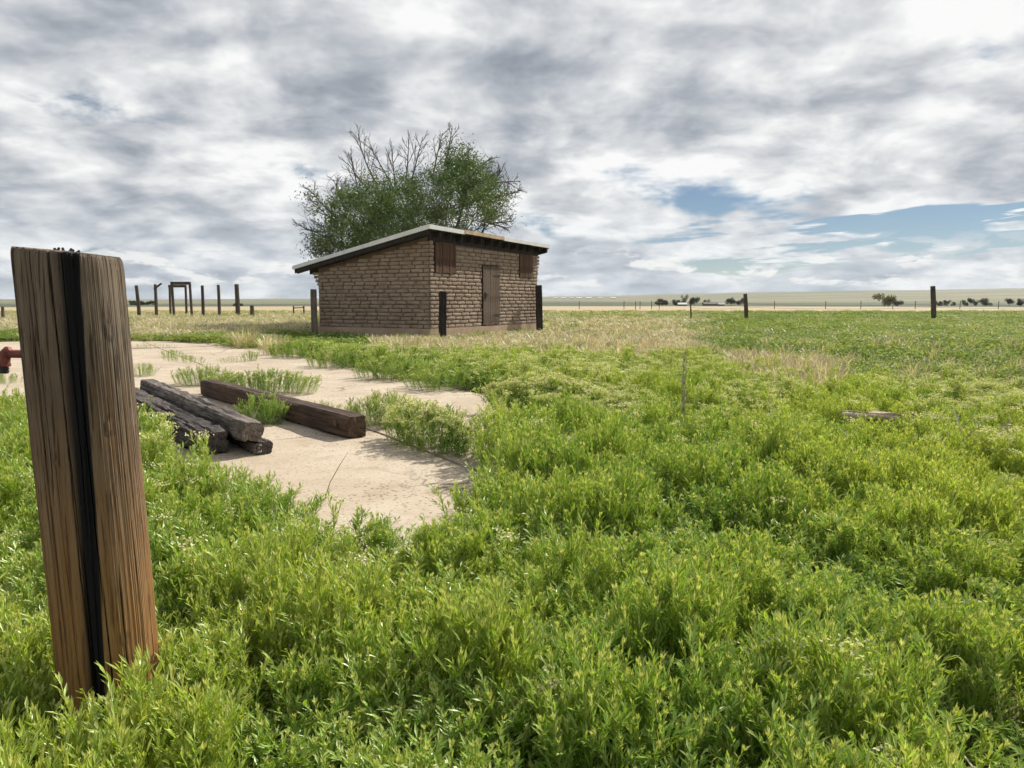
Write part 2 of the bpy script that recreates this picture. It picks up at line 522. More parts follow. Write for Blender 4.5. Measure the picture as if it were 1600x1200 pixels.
rad = np.concatenate([[0.0], np.geomspace(.6, 6500, 110)])
angs = np.linspace(0, 2 * math.pi, 240, endpoint=False)
RR, AA = np.meshgrid(rad[1:], angs, indexing='ij')
GX, GY = RR * np.sin(AA), RR * np.cos(AA)
GZ = terrain(GX, GY) + np.where(RR < 60, (vfbm(GX, GY, .8) - .5) * .03 - .012, 0)
V = np.stack([GX.ravel(), GY.ravel(), GZ.ravel()], 1)
V = np.concatenate([V, [[0, 0, -.01]]])
nA = len(angs); Fc = []
for i in range(len(rad) - 2):
    for k in range(nA):
        Fc.append((i * nA + k, i * nA + (k + 1) % nA, (i + 1) * nA + (k + 1) % nA, (i + 1) * nA + k))
for k in range(nA):
    Fc.append((len(V) - 1, (k + 1) % nA, k))
Fc = [f[::-1] for f in Fc]
tag(obj('ground', make_mesh('ground', V, Fc, M_GROUND, True)), kind='structure')

# ------------------------------------------------------------------ concrete slab, cast in panels
rng = random.Random(5)
SO = Vector((-6.9, 16.2, 0)); SA = R(32)
slab = tag(empty('concrete_slab', (SO.x, SO.y, 0), SA), kind='structure')
e1l = [-14, -9.4, -4.7, 0, 2.4]
e2l = [-11, -5.2, 0, 5.2, 10.4, 14.6]
for i in range(len(e1l) - 1):
    for j in range(len(e2l) - 1):
        x0, x1 = e1l[i] + .016, e1l[i + 1] - .016
        y0, y1 = -e2l[j + 1] + .016, -e2l[j] - .016
        zt = .032 + rng.uniform(-.006, .006); bv = .008
        nx, ny = 14, 14
        V = []; Fq = []
        for a in range(nx + 1):
            for c in range(ny + 1):
                x = x0 + (x1 - x0) * a / nx; y = y0 + (y1 - y0) * c / ny
                edge = a in (0, nx) or c in (0, ny)
                wob = .012 * fbm(x, y, i * 7 + j, 2.0) if edge else 0
                V.append((x + (wob if a in (0, nx) else 0), y + (wob if c in (0, ny) else 0),
                          zt - (bv if edge else 0) + .006 * fbm(x, y, 3, .5)))
        for a in range(nx):
            for c in range(ny):
                k = a * (ny + 1) + c
                Fq.append((k, k + ny + 1, k + ny + 2, k + 1))
        ring = [a * (ny + 1) for a in range(nx + 1)] + [nx * (ny + 1) + c for c in range(1, ny + 1)] + \
               [a * (ny + 1) + ny for a in range(nx - 1, -1, -1)] + [c for c in range(ny - 1, 0, -1)]
        base = len(V)
        for k in ring:
            V.append((V[k][0], V[k][1], -.09))
        for q in range(len(ring)):
            q2 = (q + 1) % len(ring)
            Fq.append((ring[q], base + q, base + q2, ring[q2]))
        obj('slab_panel', make_mesh('slab_panel', V, Fq, M_CONC, False), slab)

# ------------------------------------------------------------------ adobe shed
SHX, SHY = -2.70, 24.9
shed = empty('adobe_shed', (SHX, SHY, 0), R(60))
tag(shed, 'brown adobe brick shed with shed roof and boarded door and windows', 'shed')
LF, LS, ZB = 7.47, 4.9, .38
def roof_z(x, y):           # top of the roof sheet
    return 3.70 - (y + .3) * .193 - (x + .4) * .016
mb = MB().box(-.06, LF + .06, -.06, LS + .06, -.1, ZB)
obj('plinth', mb.mesh('plinth', M_BASE), shed)
# wall core (earth mortar), open-ended prism under the roof
def wall_top(y, x=0):
    return roof_z(x, y) - .36
core = [(0, 0), (LF, 0), (LF, LS), (0, LS)]
Vc = [(x, y, ZB) for x, y in core] + [(x, y, wall_top(y, x) + .12) for x, y in core]
obj('wall', make_mesh('wall', Vc, [(0, 1, 5, 4), (1, 2, 6, 5), (2, 3, 7, 6), (3, 0, 4, 7), (4, 5, 6, 7)], M_MORTAR), shed)

def brick_mesh(seed):
    rr = random.Random(seed)
    nx, nz = 5, 3
    V = []; Fq = []
    off = Vector((rr.uniform(-50, 50), rr.uniform(-50, 50), 0))
    for a in range(nx + 1):
        for c in range(nz + 1):
            u = a / nx - .5; v = c / nz - .5
            ed = (abs(u) > .49) + (abs(v) > .49)
            d = -.044 + (.010 if ed == 1 else .026 if ed == 2 else 0)
            d += .011 * mnoise.noise(Vector((u * 6, v * 2.6, 0)) + off) * (1 if ed == 0 else .7)
            du = .012 * mnoise.noise(Vector((v * 4, 3, 1)) + off) if abs(u) > .49 else 0
            dv = .055 * mnoise.noise(Vector((u * 4, 9, 2)) + off) if abs(v) > .49 else 0
            V.append((u * (1 if ed < 2 else .985) + du, d, v * (1 if ed < 2 else .93) + dv))
    for a in range(nx):
        for c in range(nz):
            k = a * (nz + 1) + c
            Fq.append((k, k + nz + 1, k + nz + 2, k + 1))
    ring = [a * (nz + 1) for a in range(nx + 1)] + [nx * (nz + 1) + c for c in range(1, nz + 1)] + \
           [a * (nz + 1) + nz for a in range(nx - 1, -1, -1)] + [c for c in range(nz - 1, 0, -1)]
    b0 = len(V)
    for k in ring:
        V.append((V[k][0] * .99, .03, V[k][2] * .99))
    for q in range(len(ring)):
        q2 = (q + 1) % len(ring)
        Fq.append((ring[q2], b0 + q2, b0 + q, ring[q]))
    return make_mesh('brick', V, [f for f in Fq], M_ADOBE, False)
BRK = [brick_mesh(i) for i in range(10)]
openings = [(.25, 1.49, 2.22, 3.4), (5.91, 7.03, 2.21, 3.4), (3.17, 4.38, .3, 2.60)]
bricks = []                       # (x, y, z, rotz, sx, sz, key)
rb = random.Random(11)
CH, BL = .131, .51
ncs = 23
for c in range(ncs):
    z0 = ZB + c * CH; zc = z0 + CH / 2
    # side wall, plane x = 0, from the near corner back to LS (top courses corbel out)
    ext = .0 if z0 < 1.75 else .07 * min(4, int((z0 - 1.75) / .13) + 1)
    end = LS + ext
    y = -.01 - (0.0 if c % 2 else BL * .5) + rb.uniform(-.04, .04)
    while y < end - .05:
        ln = BL * rb.uniform(.84, 1.14)
        ya, yb = max(y, -.015), min(y + ln, end)
        y += ln
        if yb - ya < .09: continue
        ym = (ya + yb) / 2
        hh = min(CH, wall_top(yb) + .05 - z0)
        if hh < .05: continue
        bricks.append((-.002, ym, z0 + hh / 2 + rb.uniform(-.006, .006), R(-90), yb - ya - rb.uniform(.034, .058), hh - rb.uniform(.018, .030), 10 + ym * .2))
    # front wall, plane y = 0
    x = -.01 - (BL * .5 if c % 2 else 0) + rb.uniform(-.04, .04)
    endx = LF + (.0 if z0 < 2.3 else .05 * min(3, int((z0 - 2.3) / .2) + 1))
    while x < endx - .05:
        ln = BL * rb.uniform(.84, 1.14)
        xa, xb = max(x, -.015), min(x + ln, endx)
        x += ln
        if z0 + CH > 3.28 - .016 * x: continue
        segs = [(xa, xb)]
        for (o0, o1, oz0, oz1) in openings:
            if oz0 - .02 < zc < oz1 + .02:
                ns = []
                for (p, q) in segs:
                    if q <= o0 or p >= o1: ns.append((p, q))
                    else:
                        if p < o0: ns.append((p, o0))
                        if q > o1: ns.append((o1, q))
                segs = ns
        for (p, q) in segs:
            if q - p < .07: continue
            bricks.append(((p + q) / 2, -.002, zc + rb.uniform(-.006, .006), 0.0, q - p - rb.uniform(.034, .058), CH - rb.uniform(.018, .030), 12 + (p + q) * .8))
bricks.sort(key=lambda q: q[6])
rest = MB()
for i, (x, y, z, rz, sx, sz, _) in enumerate(bricks):
    me = rb.choice(BRK)
    if i < 298:
        obj('brick', me, shed, (x, y, z), (R(rb.uniform(-1.2, 1.2)), R(rb.uniform(-.8, .8)), rz + R(rb.uniform(-1, 1))), (sx, 1, sz))
    else:
        Mx = Matrix.Translation((x, y, z)) @ Matrix.Rotation(rz, 4, 'Z') @ Matrix.Rotation(R(rb.uniform(-1, 1)), 4, 'X') @ Matrix.Diagonal((sx, 1, sz, 1))
        rest.add([Mx @ v.co for v in me.vertices], [tuple(p.vertices) for p in me.polygons])
tag(obj('far_bricks', rest.mesh('far_bricks', M_ADOBE), shed), kind='stuff')

# boarded windows and door
def boards(name, x0, x1, z0, z1, n, mat, seed, dark=None):
    rr = random.Random(seed)
    root = obj(name, MB().box(x0 - .03, x1 + .03, -.012, .05, z0 - .03, z1 + .03).mesh(name, M_DARKW), shed)
    wd = (x1 - x0) / n
    for k in range(n):
        a, q = x0 + k * wd + .005, x0 + (k + 1) * wd - .006
        yy = -.045 - rr.uniform(0, .012)
        zb, zt = z0 + rr.uniform(-.02, .03), z1 + rr.uniform(-.03, .02)
        me = MB().box(-(q - a) / 2, (q - a) / 2, -.013, .013, zb - (zb + zt) / 2, zt - (zb + zt) / 2).mesh('board', mat)
        obj('board', me, root, ((a + q) / 2, yy, (zb + zt) / 2), (0, R(rr.uniform(-.5, .5)), R(rr.uniform(-3, 3))))
    return root
boards('window_shutter', .27, 1.47, 2.22, 3.22, 6, M_PLANK, 3)
boards('window_shutter', 5.93, 7.01, 2.21, 3.14, 5, M_PLANK, 4)
door = boards('door', 3.20, 4.35, .40, 2.57, 7, M_DOORW, 6)
obj('latch', MB().box(3.30, 3.52, -.085, -.06, 1.50, 1.56).box(3.30, 3.36, -.10, -.06, 1.38, 1.62).mesh('latch', M_BLK), door)
for zz_ in (.75, 2.2):
    obj('hinge', MB().box(3.95, 4.40, -.078, -.062, zz_, zz_ + .05).mesh('hinge', M_BLK), door)

# roof: rafters, deck, sheet, trim
for k in range(14):
    x = -.34 + k * (LF + .66) / 13
    y0, y1 = -.27, LS + .68
    w2 = .028
    V = []
    for (xx, yy) in ((x - w2, y0), (x + w2, y0), (x + w2, y1), (x - w2, y1)):
        V.append((xx, yy, roof_z(xx, yy) - .30))
    for (xx, yy) in ((x - w2, y0), (x + w2, y0), (x + w2, y1), (x - w2, y1)):
        V.append((xx, yy, roof_z(xx, yy) - .11))
    obj('rafter', make_mesh('rafter', V, [(3, 2, 1, 0), (4, 5, 6, 7), (0, 1, 5, 4), (1, 2, 6, 5), (2, 3, 7, 6), (3, 0, 4, 7)], M_DARKW), shed)
def slopebox(x0, x1, y0, y1, dt, db):
    V = [(x, y, roof_z(x, y) - db) for x, y in ((x0, y0), (x1, y0), (x1, y1), (x0, y1))] + \
        [(x, y, roof_z(x, y) - dt) for x, y in ((x0, y0), (x1, y0), (x1, y1), (x0, y1))]
    return V, [(3, 2, 1, 0), (4, 5, 6, 7), (0, 1, 5, 4), (1, 2, 6, 5), (2, 3, 7, 6), (3, 0, 4, 7)]
X0, X1, Y0, Y1 = -.40, LF + .40, -.30, 5.71
def part(name, args, mat):
    V, Fq = slopebox(*args)
    return obj(name, make_mesh(name, V, Fq, mat), shed)
part('roof_deck', (X0 + .02, X1 - .02, Y0 + .02, Y1 - .02, .052, .105), M_ROOFW)
roof = part('roof_sheet', (X0 - .01, X1 + .01, Y0 - .01, Y1 + .01, .012, .048), M_METAL)
xr = X0 + .3
while xr < X1:
    V, Fq = slopebox(xr, xr + .03, Y0, Y1, -.012, .010)
    obj('standing_seam', make_mesh('standing_seam', V, Fq, M_METAL), roof)
    xr += .6
# gable trim in two lengths, front drip edge in three
part('gable_trim', (X0 - .035, X0 - .013, 2.05, Y1 + .03, -.006, .125), M_METAL)
part('gable_trim', (X0 - .040, X0 - .013, Y0 - .03, 2.14, -.012, .13), M_METALW)
part('barge_board', (X0 + .0, X0 + .04, Y0 + .03, Y1 - .05, .107, .27), M_DARKW)
part('barge_board', (X1 - .04, X1, Y0 + .03, Y1 - .05, .107, .27), M_DARKW)
part('gable_trim', (X1 + .012, X1 + .035, Y0 - .03, Y1 + .03, -.006, .15), M_METAL)
part('drip_edge', (X0 - .012, 1.62, Y0 - .036, Y0 - .012, -.010, .125), M_METALW)
part('drip_edge', (1.60, 4.25, Y0 - .046, Y0 - .014, -.03, .10), M_RUST)
part('drip_edge', (4.23, X1 + .012, Y0 - .036, Y0 - .012, -.010, .115), M_METALW)
# frieze board closing the gap over the front bricks
Vf = []
for yy in (-.03, .03):
    for xx, zz_ in ((-.02, 3.24), (LF + .02, 3.11), (LF + .02, roof_z(LF, 0) - .11), (-.02, roof_z(0, 0) - .11)):
        Vf.append((xx, yy, zz_))
obj('frieze_board', make_mesh('frieze_board', Vf, [(0, 1, 2, 3), (7, 6, 5, 4), (0, 4, 5, 1), (3, 2, 6, 7), (1, 5, 6, 2), (4, 0, 3, 7)], M_DARKW), shed)

# ------------------------------------------------------------------ rough timbers
def timber_mesh(name, L, wd, ht, mat, seed, crack=.012, nL=60, rnd=.02):
    """beam along +X, bottom at z=0, with rounded arrises, checks and worn ends"""
    rr = random.Random(seed); o = rr.uniform(-99, 99)
    prof = []
    n = 9
    c = rnd
    pts = [(-wd / 2 + c, 0), (wd / 2 - c, 0), (wd / 2, c), (wd / 2, ht - c), (wd / 2 - c, ht), (-wd / 2 + c, ht), (-wd / 2, ht - c), (-wd / 2, c)]
    for i in range(8):
        a, q = pts[i], pts[(i + 1) % 8]
        m = n if i % 2 == 0 else 2
        for k in range(m):
            prof.append((a[0] + (q[0] - a[0]) * k / m, a[1] + (q[1] - a[1]) * k / m))
    m = len(prof)
    V = []
    for i in range(nL + 1):
        t = i / nL
        x = t * L
        endf = min(1, min(t, 1 - t) * L / .04)
        for k, (py, pz) in enumerate(prof):
            lng = mnoise.noise(Vector((x * .8 + o, py * 30, pz * 30)))
            ck = max(0, lng - .15) * crack * 3.0
            ck += crack * .7 * mnoise.noise(Vector((x * 7, py * 14 + o, pz * 14)))
            cx, cz = 0, ht / 2
            d = math.hypot(py - cx, pz - cz)
            f = 1 - ck / d
            f *= (.93 + .07 * endf)
            V.append((x + (.015 * mnoise.noise(Vector((py * 20, pz * 20, o))) if i in (0, nL) else 0), py * f, cz + (pz - cz) * f))
    Fq = []
    for i in range(nL):
        for k in range(m):
            Fq.append((i * m + k, i * m + (k + 1) % m, (i + 1) * m + (k + 1) % m, (i + 1) * m + k))
    Fq = [f[::-1] for f in Fq]
    V.append((-.004, 0, ht / 2)); V.append((L + .004, 0, ht / 2))
    for k in range(m):
        Fq.append((len(V) - 2, k, (k + 1) % m))
        Fq.append((len(V) - 1, nL * m + (k + 1) % m, nL * m + k))
    return make_mesh(name, V, Fq, mat, False)

def tie(name, p0, p1, z, wd, ht, mat, seed, crack, label, tilt=0.0):
    d = Vector((p1[0] - p0[0], p1[1] - p0[1], 0)); L = d.length
    o = obj(name, timber_mesh(name, L, wd, ht, mat, seed, crack), None, (p0[0], p0[1], z), (tilt, 0, math.atan2(d.y, d.x)))
    return tag(o, label, 'timber', 'old railway timbers lying on the slab')
ZS = .03
tC = tie('railway_tie', (-1.44, 6.93), (-4.12, 10.15), ZS, .20, .215, M_TIEB, 1, .008, 'brown squared timber lying alone on the concrete slab, knot near its end')
knot = MB().tube([(-.0, 0, 0), (.0, .012, 0)], [.035, .028], 12).mesh('knot', M_TIEB)
obj('knot', knot, tC, (.22, .104, .12), (0, 0, 0))
tie('railway_tie', (-2.13, 6.12), (-4.66, 9.58), ZS + .115, .18, .165, M_TIEG, 2, .026, 'weathered grey timber lying raised on top of the timber pile', R(3))
tie('railway_tie', (-2.47, 6.16), (-5.02, 9.62), ZS, .25, .20, M_TIED, 3, .036, 'dark cracked timber at the left of the pile beside the big post')
tie('railway_tie', (-2.06, 6.17), (-4.3, 9.3), ZS, .16, .11, M_TIED, 4, .012, 'thin black timber underneath the grey one in the pile')

# upright timbers guarding the shed corners
def upright(name, X, Y, wd, dp, H, mat, seed, label, rz=0.0, lean=(0, 0)):
    me = timber_mesh(name, H + .3, wd, dp, mat, seed, .01, 26, .015)
    me.transform(Matrix.Translation((0, 0, -.3)) @ Matrix.Rotation(R(-90), 4, 'Y') @ Matrix.Translation((0, 0, -dp / 2)))
    o = obj(name, me, None, (X, Y, 0), (lean[0], lean[1], rz))
    return tag(o, label, 'post', 'upright timbers by the shed')
upright('upright_timber', -2.26, 24.55, .26, .24, 1.60, M_DARKW, 21, 'black squared post standing in front of the boarded shed window', R(8), (0, R(1)))
upright('upright_timber', -6.98, 26.75, .26, .2, 1.70, M_GREYW, 22, 'grey squared post at the left back corner of the shed', R(10))
upright('upright_timber', 1.12, 30.6, .30, .26, 1.92, M_DARKW, 23, 'dark squared post at the right end of the shed wall', R(0), (0, R(-1.5)))

# ------------------------------------------------------------------ big foreground post
def big_post():
    H = 1.425
    bx, by = -1.0925, 1.98
    face = math.atan2(-by, -bx)                 # angle of the side turned to the camera
    rr = random.Random(8)
    na = 520
    # finer steps on the camera side
    us = np.linspace(-1, 1, na, endpoint=False)
    phi = np.sign(us) * (np.abs(us) * .62 + np.abs(us) ** 3 * .38) * math.pi
    phi = np.sort(phi)
    nz = 110
    zs = np.concatenate([np.linspace(-.25, H - .03, nz), [H - .018, H - .008, H - .002]])
    shr = np.concatenate([np.zeros(nz), [.0006, .002, .005]])
    checks = []
    for k in range(26):
        checks.append((rr.uniform(-1.6, 1.6), rr.uniform(.0035, .010), rr.uniform(.006, .020), rr.uniform(-.2, 1.0), rr.uniform(.5, 1.6), rr.uniform(-9, 9)))
    knots = [(.42, .98, .02), (.30, .42, .017), (.36, .22, .013), (-.45, .55, .011), (-.62, .9, .012), (.62, 1.22, .022)]
    V = np.zeros((len(zs) * na, 3)); dark_mask = np.zeros(len(zs) * na)
    for i, z in enumerate(zs):
        t = max(0, z) / H
        gphi = -.30 + .36 * t                    # where the dark split runs
        for k in range(na):
            p = phi[k]
            r = .1235 + .003 * math.sin(3 * p + 1) + .003 * mnoise.noise(Vector((math.cos(p) * 2, math.sin(p) * 2, z * 1.5)))
            if p < gphi: r += .004
            r -= shr[i]
            d = p - gphi - .02 * mnoise.noise(Vector((z * 2.2, 4, 1)))
            wl, wr = .52, .13                     # soft left flank, sharp right lip
            if -wl < d < wr:
                g = (1 + d / wl) ** 1.7 if d < 0 else (1 - d / wr) ** .55
                r -= .012 * g * (1 - .7 * float(ss(z, H - .05, H)))
                dn = d + .03 * mnoise.noise(Vector((p * 30, z * 1.6, 2)))
                dark_mask[i * na + k] = float(ss(dn, -.36, -.12) * (1 - ss(dn, wr * .8, wr))) * 1.0  # tar stain along the split
            for (c0, wdt, dep, z0, ln, o) in checks:
                if z0 < z < z0 + ln:
                    cc = c0 + .035 * mnoise.noise(Vector((z * 2.3, o, 0))) + .01 * mnoise.noise(Vector((z * 9, o, 5)))
                    q = abs(p - cc) / (wdt * 1.6)
                    if q < 1:
                        fade = min(1, (z - z0) / .15, (z0 + ln - z) / .15)
                        r -= dep * (1 - q * q) * fade
                        if q < .75: dark_mask[i * na + k] = max(dark_mask[i * na + k], .75 * fade)  # inside of each crack coloured darker
            # grain ridges
            r += .0016 * mnoise.noise(Vector((p * 38, z * 1.4, 7))) + .0009 * mnoise.noise(Vector((p * 90, z * 3, 17)))
            for (kp, kz, kr) in knots:
                dd = math.hypot((p - kp) * .17, (z - kz) * .8) / kr
                if dd < 1.6:
                    r += .0022 * math.cos(dd * 2.6) * (1 - dd / 1.6)
                    if .55 < dd < .95:
                        dark_mask[i * na + k] = max(dark_mask[i * na + k], .45)
            a = face + p
            zz_ = z + (.012 * (math.cos(a)) * -1 if i >= nz - 1 else 0) + (.006 * mnoise.noise(Vector((p * 9, 1, 1))) if i >= nz - 1 else 0)
            V[i * na + k] = (r * math.cos(a) - .052 * t, r * math.sin(a), zz_)
    Fq = []
    for i in range(len(zs) - 1):
        for k in range(na):
            Fq.append((i * na + k, i * na + (k + 1) % na, (i + 1) * na + (k + 1) % na, (i + 1) * na + k))
    top = (len(zs) - 1) * na
    V = np.concatenate([V, [[-.052, 0, H + .003]]]); dark_mask = np.append(dark_mask, .3)
    for k in range(na):
        Fq.append((top + k, top + (k + 1) % na, len(V) - 1))
    o = obj('wooden_post', make_mesh('wooden_post', V, Fq, M_POST, False, {'dark_mask': dark_mask}), None, (bx, by, 0))
    tag(o, 'thick weathered round post with a black split down its face', 'post')
    # board nailed along its left back side
    me = MB().box(-.022, .022, -.05, .05, -.2, 1.37).mesh('side_board', M_GREYW)
    vx = Vector((-by, bx, 0)).normalized()        # to the camera's left
    left = Vector((-by, bx, 0)).normalized()
    if left.x > 0: left = -left
    away = Vector((bx, by, 0)).normalized()
    pp = left * .113 + away * .055
    obj('side_board', me, o, (pp.x + .02, pp.y, 0), (0, R(-3.4), math.atan2(away.y, away.x) + R(90)))
    # crumbs of debris on the top
    mbd = MB()
    for k in range(7):
        x, y = rr.uniform(-.03, .03) - .08, rr.uniform(-.03, .03)
        mbd.tube([(x, y, H - .01), (x + rr.uniform(-.015, .015), y + rr.uniform(-.015, .015), H + rr.uniform(.004, .012))], [.006, .003], 5)
    obj('debris', mbd.mesh('debris', M_DARKW), o)
    return o
big_post()

# yard hydrant just behind the post, its head showing on the left
hx, hy = -1.425, 2.36
hyd = empty('yard_hydrant', (hx, hy, 0))
tag(hyd, 'rusty red yard hydrant head sticking out behind the thick post', 'hydrant')
obj('standpipe', MB().tube([(.0, 0, -.1), (.0, 0, 1.06)], .019, 12).mesh('standpipe', M_REDP, True), hyd)
dl = Vector((-1, .05, 0)).normalized()
def hp(t, z): return tuple(dl * (t - .037 * min(1, t / .13)) + Vector((0, 0, z)))
hd = MB()
hd.tube([(0, 0, 1.05), (0, 0, 1.08), (0, 0, 1.15), (0, 0, 1.17)], [.02, .028, .026, .012], 14)
hd.tube([hp(0, 1.132), hp(.13, 1.134), hp(.19, 1.134)], [.018, .0135, .0125], 14)
hd.tube([hp(.186, 1.150), hp(.192, 1.146), hp(.204, 1.135), hp(.208, 1.116), hp(.211, 1.104)], [.009, .015, .0165, .0165, .0175], 14)
hd.tube([hp(.211, 1.106), hp(.2125, 1.098)], [.0205, .0205], 14)
obj('hydrant_head', hd.mesh('hydrant_head', M_REDP, False), hyd)
nz_ = MB()
for k in range(3):
    zc = 1.098 - k * .008
    nz_.tube([hp(.2125, zc), hp(.2125, zc - .004)], [.0155, .0155], 14)
nz_.tube([hp(.2125, 1.099), hp(.213, 1.073)], [.0135, .0135], 14)
obj('hose_nozzle', nz_.mesh('hose_nozzle', M_BLK), hyd)
obj('lever', MB().tube([(0, 0, 1.16), (.05, .02, 1.19), (.15, .06, 1.17)], [.01, .009, .008], 8).mesh('lever', M_REDP), hyd)

# ------------------------------------------------------------------ elm behind the shed (space colonisation in the crown's outline)
def elm():
    YT = 37.0
    rg = np.random.default_rng(4)
    outline = [(458, 300), (475, 285), (497, 270), (528, 262), (528, 222), (545, 203), (575, 212), (600, 222), (622, 200), (655, 200), (668, 232), (680, 208), (712, 204), (735, 222), (752, 240), (772, 258), (800, 252), (818, 275), (826, 300), (806, 318), (808, 345), (796, 366), (740, 372), (640, 385), (540, 402), (482, 405), (466, 372), (478, 340), (460, 322)]
    pts = []
    cx, cy = 640, 320
    zones = [(545, 350, 46, 40, 1.0), (595, 325, 46, 36, 1.0), (600, 365, 92, 30, 1.0), (640, 325, 34, 42, 1.0), (545, 303, 16, 12, .7), (520, 385, 36, 20, .9),
             (715, 285, 42, 42, 1.0), (745, 305, 50, 44, .9), (700, 335, 60, 34, .8), (765, 335, 34, 20, .35), (780, 305, 16, 20, .4)]
    while len(pts) < 2300:
        px, py = rg.uniform(455, 828), rg.uniform(198, 405)
        if not inpoly(np.array([px]), np.array([py]), outline)[0]: continue
        if min(((px - q[0]) / q[2]) ** 2 + ((py - q[1]) / q[3]) ** 2 for q in zones) > 1.35: continue
        q = math.hypot((px - cx) / 190, (py - cy) / 125)
        dmax = 4.6 * math.sqrt(max(.06, 1 - min(q, 1) ** 2))
        Y = YT + rg.uniform(-dmax, dmax)
        X, Z = at(px, py, YT)
        pts.append((X, Y, Z))
    A = np.array(pts)
    bx = at(640, 400, YT)[0]
    nodes = [np.array([bx, YT, 0.0])]; par = [-1]
    # three main stems to start from
    def grow_line(start, target, n):
        i = start
        for k in range(1, n + 1):
            p = nodes[start] + (np.array(target) - nodes[start]) * k / n + rg.normal(0, .05, 3)
            nodes.append(p); par.append(i); i = len(nodes) - 1
        return i
    t0 = grow_line(0, (bx, YT, .9), 3)
    for tx, ty, tz in ((bx - 1.5, YT - .4, 3.2), (bx + .1, YT + .5, 3.6), (bx + 1.9, YT - .2, 3.4), (bx - 3.0, YT + .3, 2.6), (bx + 3.0, YT + .6, 3.0)):
        grow_line(t0, (tx, ty, tz), 9)
    N = np.array(nodes)
    D = np.linalg.norm(A[:, None] - N[None], axis=2)
    near = D.argmin(1); nd = D.min(1)
    alive = np.ones(len(A), bool)
    step, kill = .20, .27
    kids = {}
    for it in range(150):
        act = alive & (nd < 3.4)
        if not act.any(): break
        ids = np.unique(near[act])
        newp = []; newpar = []
        for i in ids:
            m = act & (near == i)
            v = A[m] - N[i]
            v = v / np.linalg.norm(v, axis=1)[:, None]
            pd = N[i] - N[par[i]] if par[i] >= 0 else np.array([0, 0, 1.0])
            pd = pd / (np.linalg.norm(pd) + 1e-9)
            kc = kids.get(i, 0)
            if kc >= 3:
                alive[m] = False
                continue
            kids[i] = kc + 1
            d = v.mean(0) + .6 * (.3 ** kc) * pd + rg.normal(0, .05, 3) + np.array([0, 0, .03])
            d /= np.linalg.norm(d) + 1e-9
            newp.append(N[i] + d * step); newpar.append(i)
        k0 = len(N)
        if not newp: continue
        newp = np.array(newp)
        N = np.concatenate([N, newp]); par += newpar
        Dn = np.linalg.norm(A[:, None] - newp[None], axis=2)
        b_ = Dn.min(1); ar = Dn.argmin(1) + k0
        up = b_ < nd
        nd = np.where(up, b_, nd); near = np.where(up, ar, near)
        alive &= nd > kill
        if len(N) > 15000: break
    par = np.array(par)
    rad_ = np.zeros(len(N))
    cnt = np.zeros(len(N), int)
    for i in range(1, len(N)): cnt[par[i]] += 1
    acc = np.where(cnt == 0, .0068 ** 2.0, 0.0)
    for i in range(len(N) - 1, 0, -1):
        acc[par[i]] += acc[i]
    rad_ = acc ** (1 / 2.0)
    root = empty('elm_tree', (bx, YT, 0))
    tag(root, 'half bare elm with dead top branches rising behind the shed', 'tree')
    tr, br = MB(), MB()
    o = np.array([bx, YT, 0])
    for i in range(1, len(N)):
        p, q = N[par[i]] - o, N[i] - o
        if np.linalg.norm(q - p) < 1e-4: continue
        r0, r1 = min(rad_[par[i]], rad_[i] * 1.35), rad_[i]
        big = r1 > .06
        (tr if big else br).tube([p, q], [r0, r1], 8 if big else 4, cap=False)
    # fine twig tips
    tips = np.where(cnt == 0)[0]
    for i in tips:
        d0 = N[i] - N[par[i]]; d0 /= np.linalg.norm(d0) + 1e-9
        for k in range(2):
            d = d0 + rg.normal(0, .32, 3); d /= np.linalg.norm(d)
            d2 = d + rg.normal(0, .18, 3)
            p = N[i] - o
            br.tube([p, p + d * .22, p + d * .22 + d2 * .2], [.0075, .006, .003], 3, cap=False)
    # bare dead limbs: straight forking fans out of the living crown
    def fork(p, d, L, r, lev):
        n = 4
        pts_ = [p]; dd = d.copy()
        bow = rg.normal(0, .05, 3) + np.array([0, 0, .03])
        for k in range(n):
            dd = dd + bow; dd /= np.linalg.norm(dd)
            pts_.append(pts_[-1] + dd * L / n)
        br.tube(pts_, [r * (1 - .17 * k) for k in range(n + 1)], 5 if lev == 0 else 3, cap=False)
        if lev >= 3: return
        m = (7, 5, 3)[lev]
        for k in range(m):
            u = .28 + .70 * (k + rg.random() * .6) / m
            i0 = min(int(u * n), n - 1); q = pts_[i0] + (pts_[i0 + 1] - pts_[i0]) * (u * n - i0)
            ax = rg.normal(0, 1, 3); ax -= dd * ax.dot(dd); ax /= np.linalg.norm(ax)
            an = rg.uniform(.38, .75)
            fork(q, dd * math.cos(an) + ax * math.sin(an), L * rg.uniform(.34, .52) * (1.15 - .55 * u), r * .50, lev + 1)
    fans = [(600, 305, 536, 212), (604, 300, 566, 206), (618, 300, 606, 222), (630, 292, 640, 203), (645, 300, 662, 214), (592, 320, 528, 250), (690, 290, 690, 214), (705, 270, 712, 206), (720, 265, 742, 226),
            (755, 285, 790, 256), (765, 300, 820, 280), (770, 315, 824, 302), (770, 335, 808, 340), (760, 345, 798, 364), (530, 325, 500, 274), (525, 335, 474, 288), (515, 350, 462, 305), (515, 360, 466, 330), (515, 375, 472, 362), (515, 385, 478, 398), (575, 315, 550, 235), (735, 270, 765, 240)]
    for (ax_, ay_, tx_, ty_) in fans:
        yy = YT + rg.uniform(-1.8, 1.8)
        x0, z0 = at(ax_, ay_, YT); x1, z1 = at(tx_, ty_, YT)
        j = np.linalg.norm(N - np.array([x0, yy, z0]), axis=1).argmin()
        p = N[j] - o; tgt = np.array([x1, yy + rg.uniform(-.8, .8), z1]) - o
        v = tgt - p; L = np.linalg.norm(v)
        fork(p, v / L, L * .90, .045, 0)
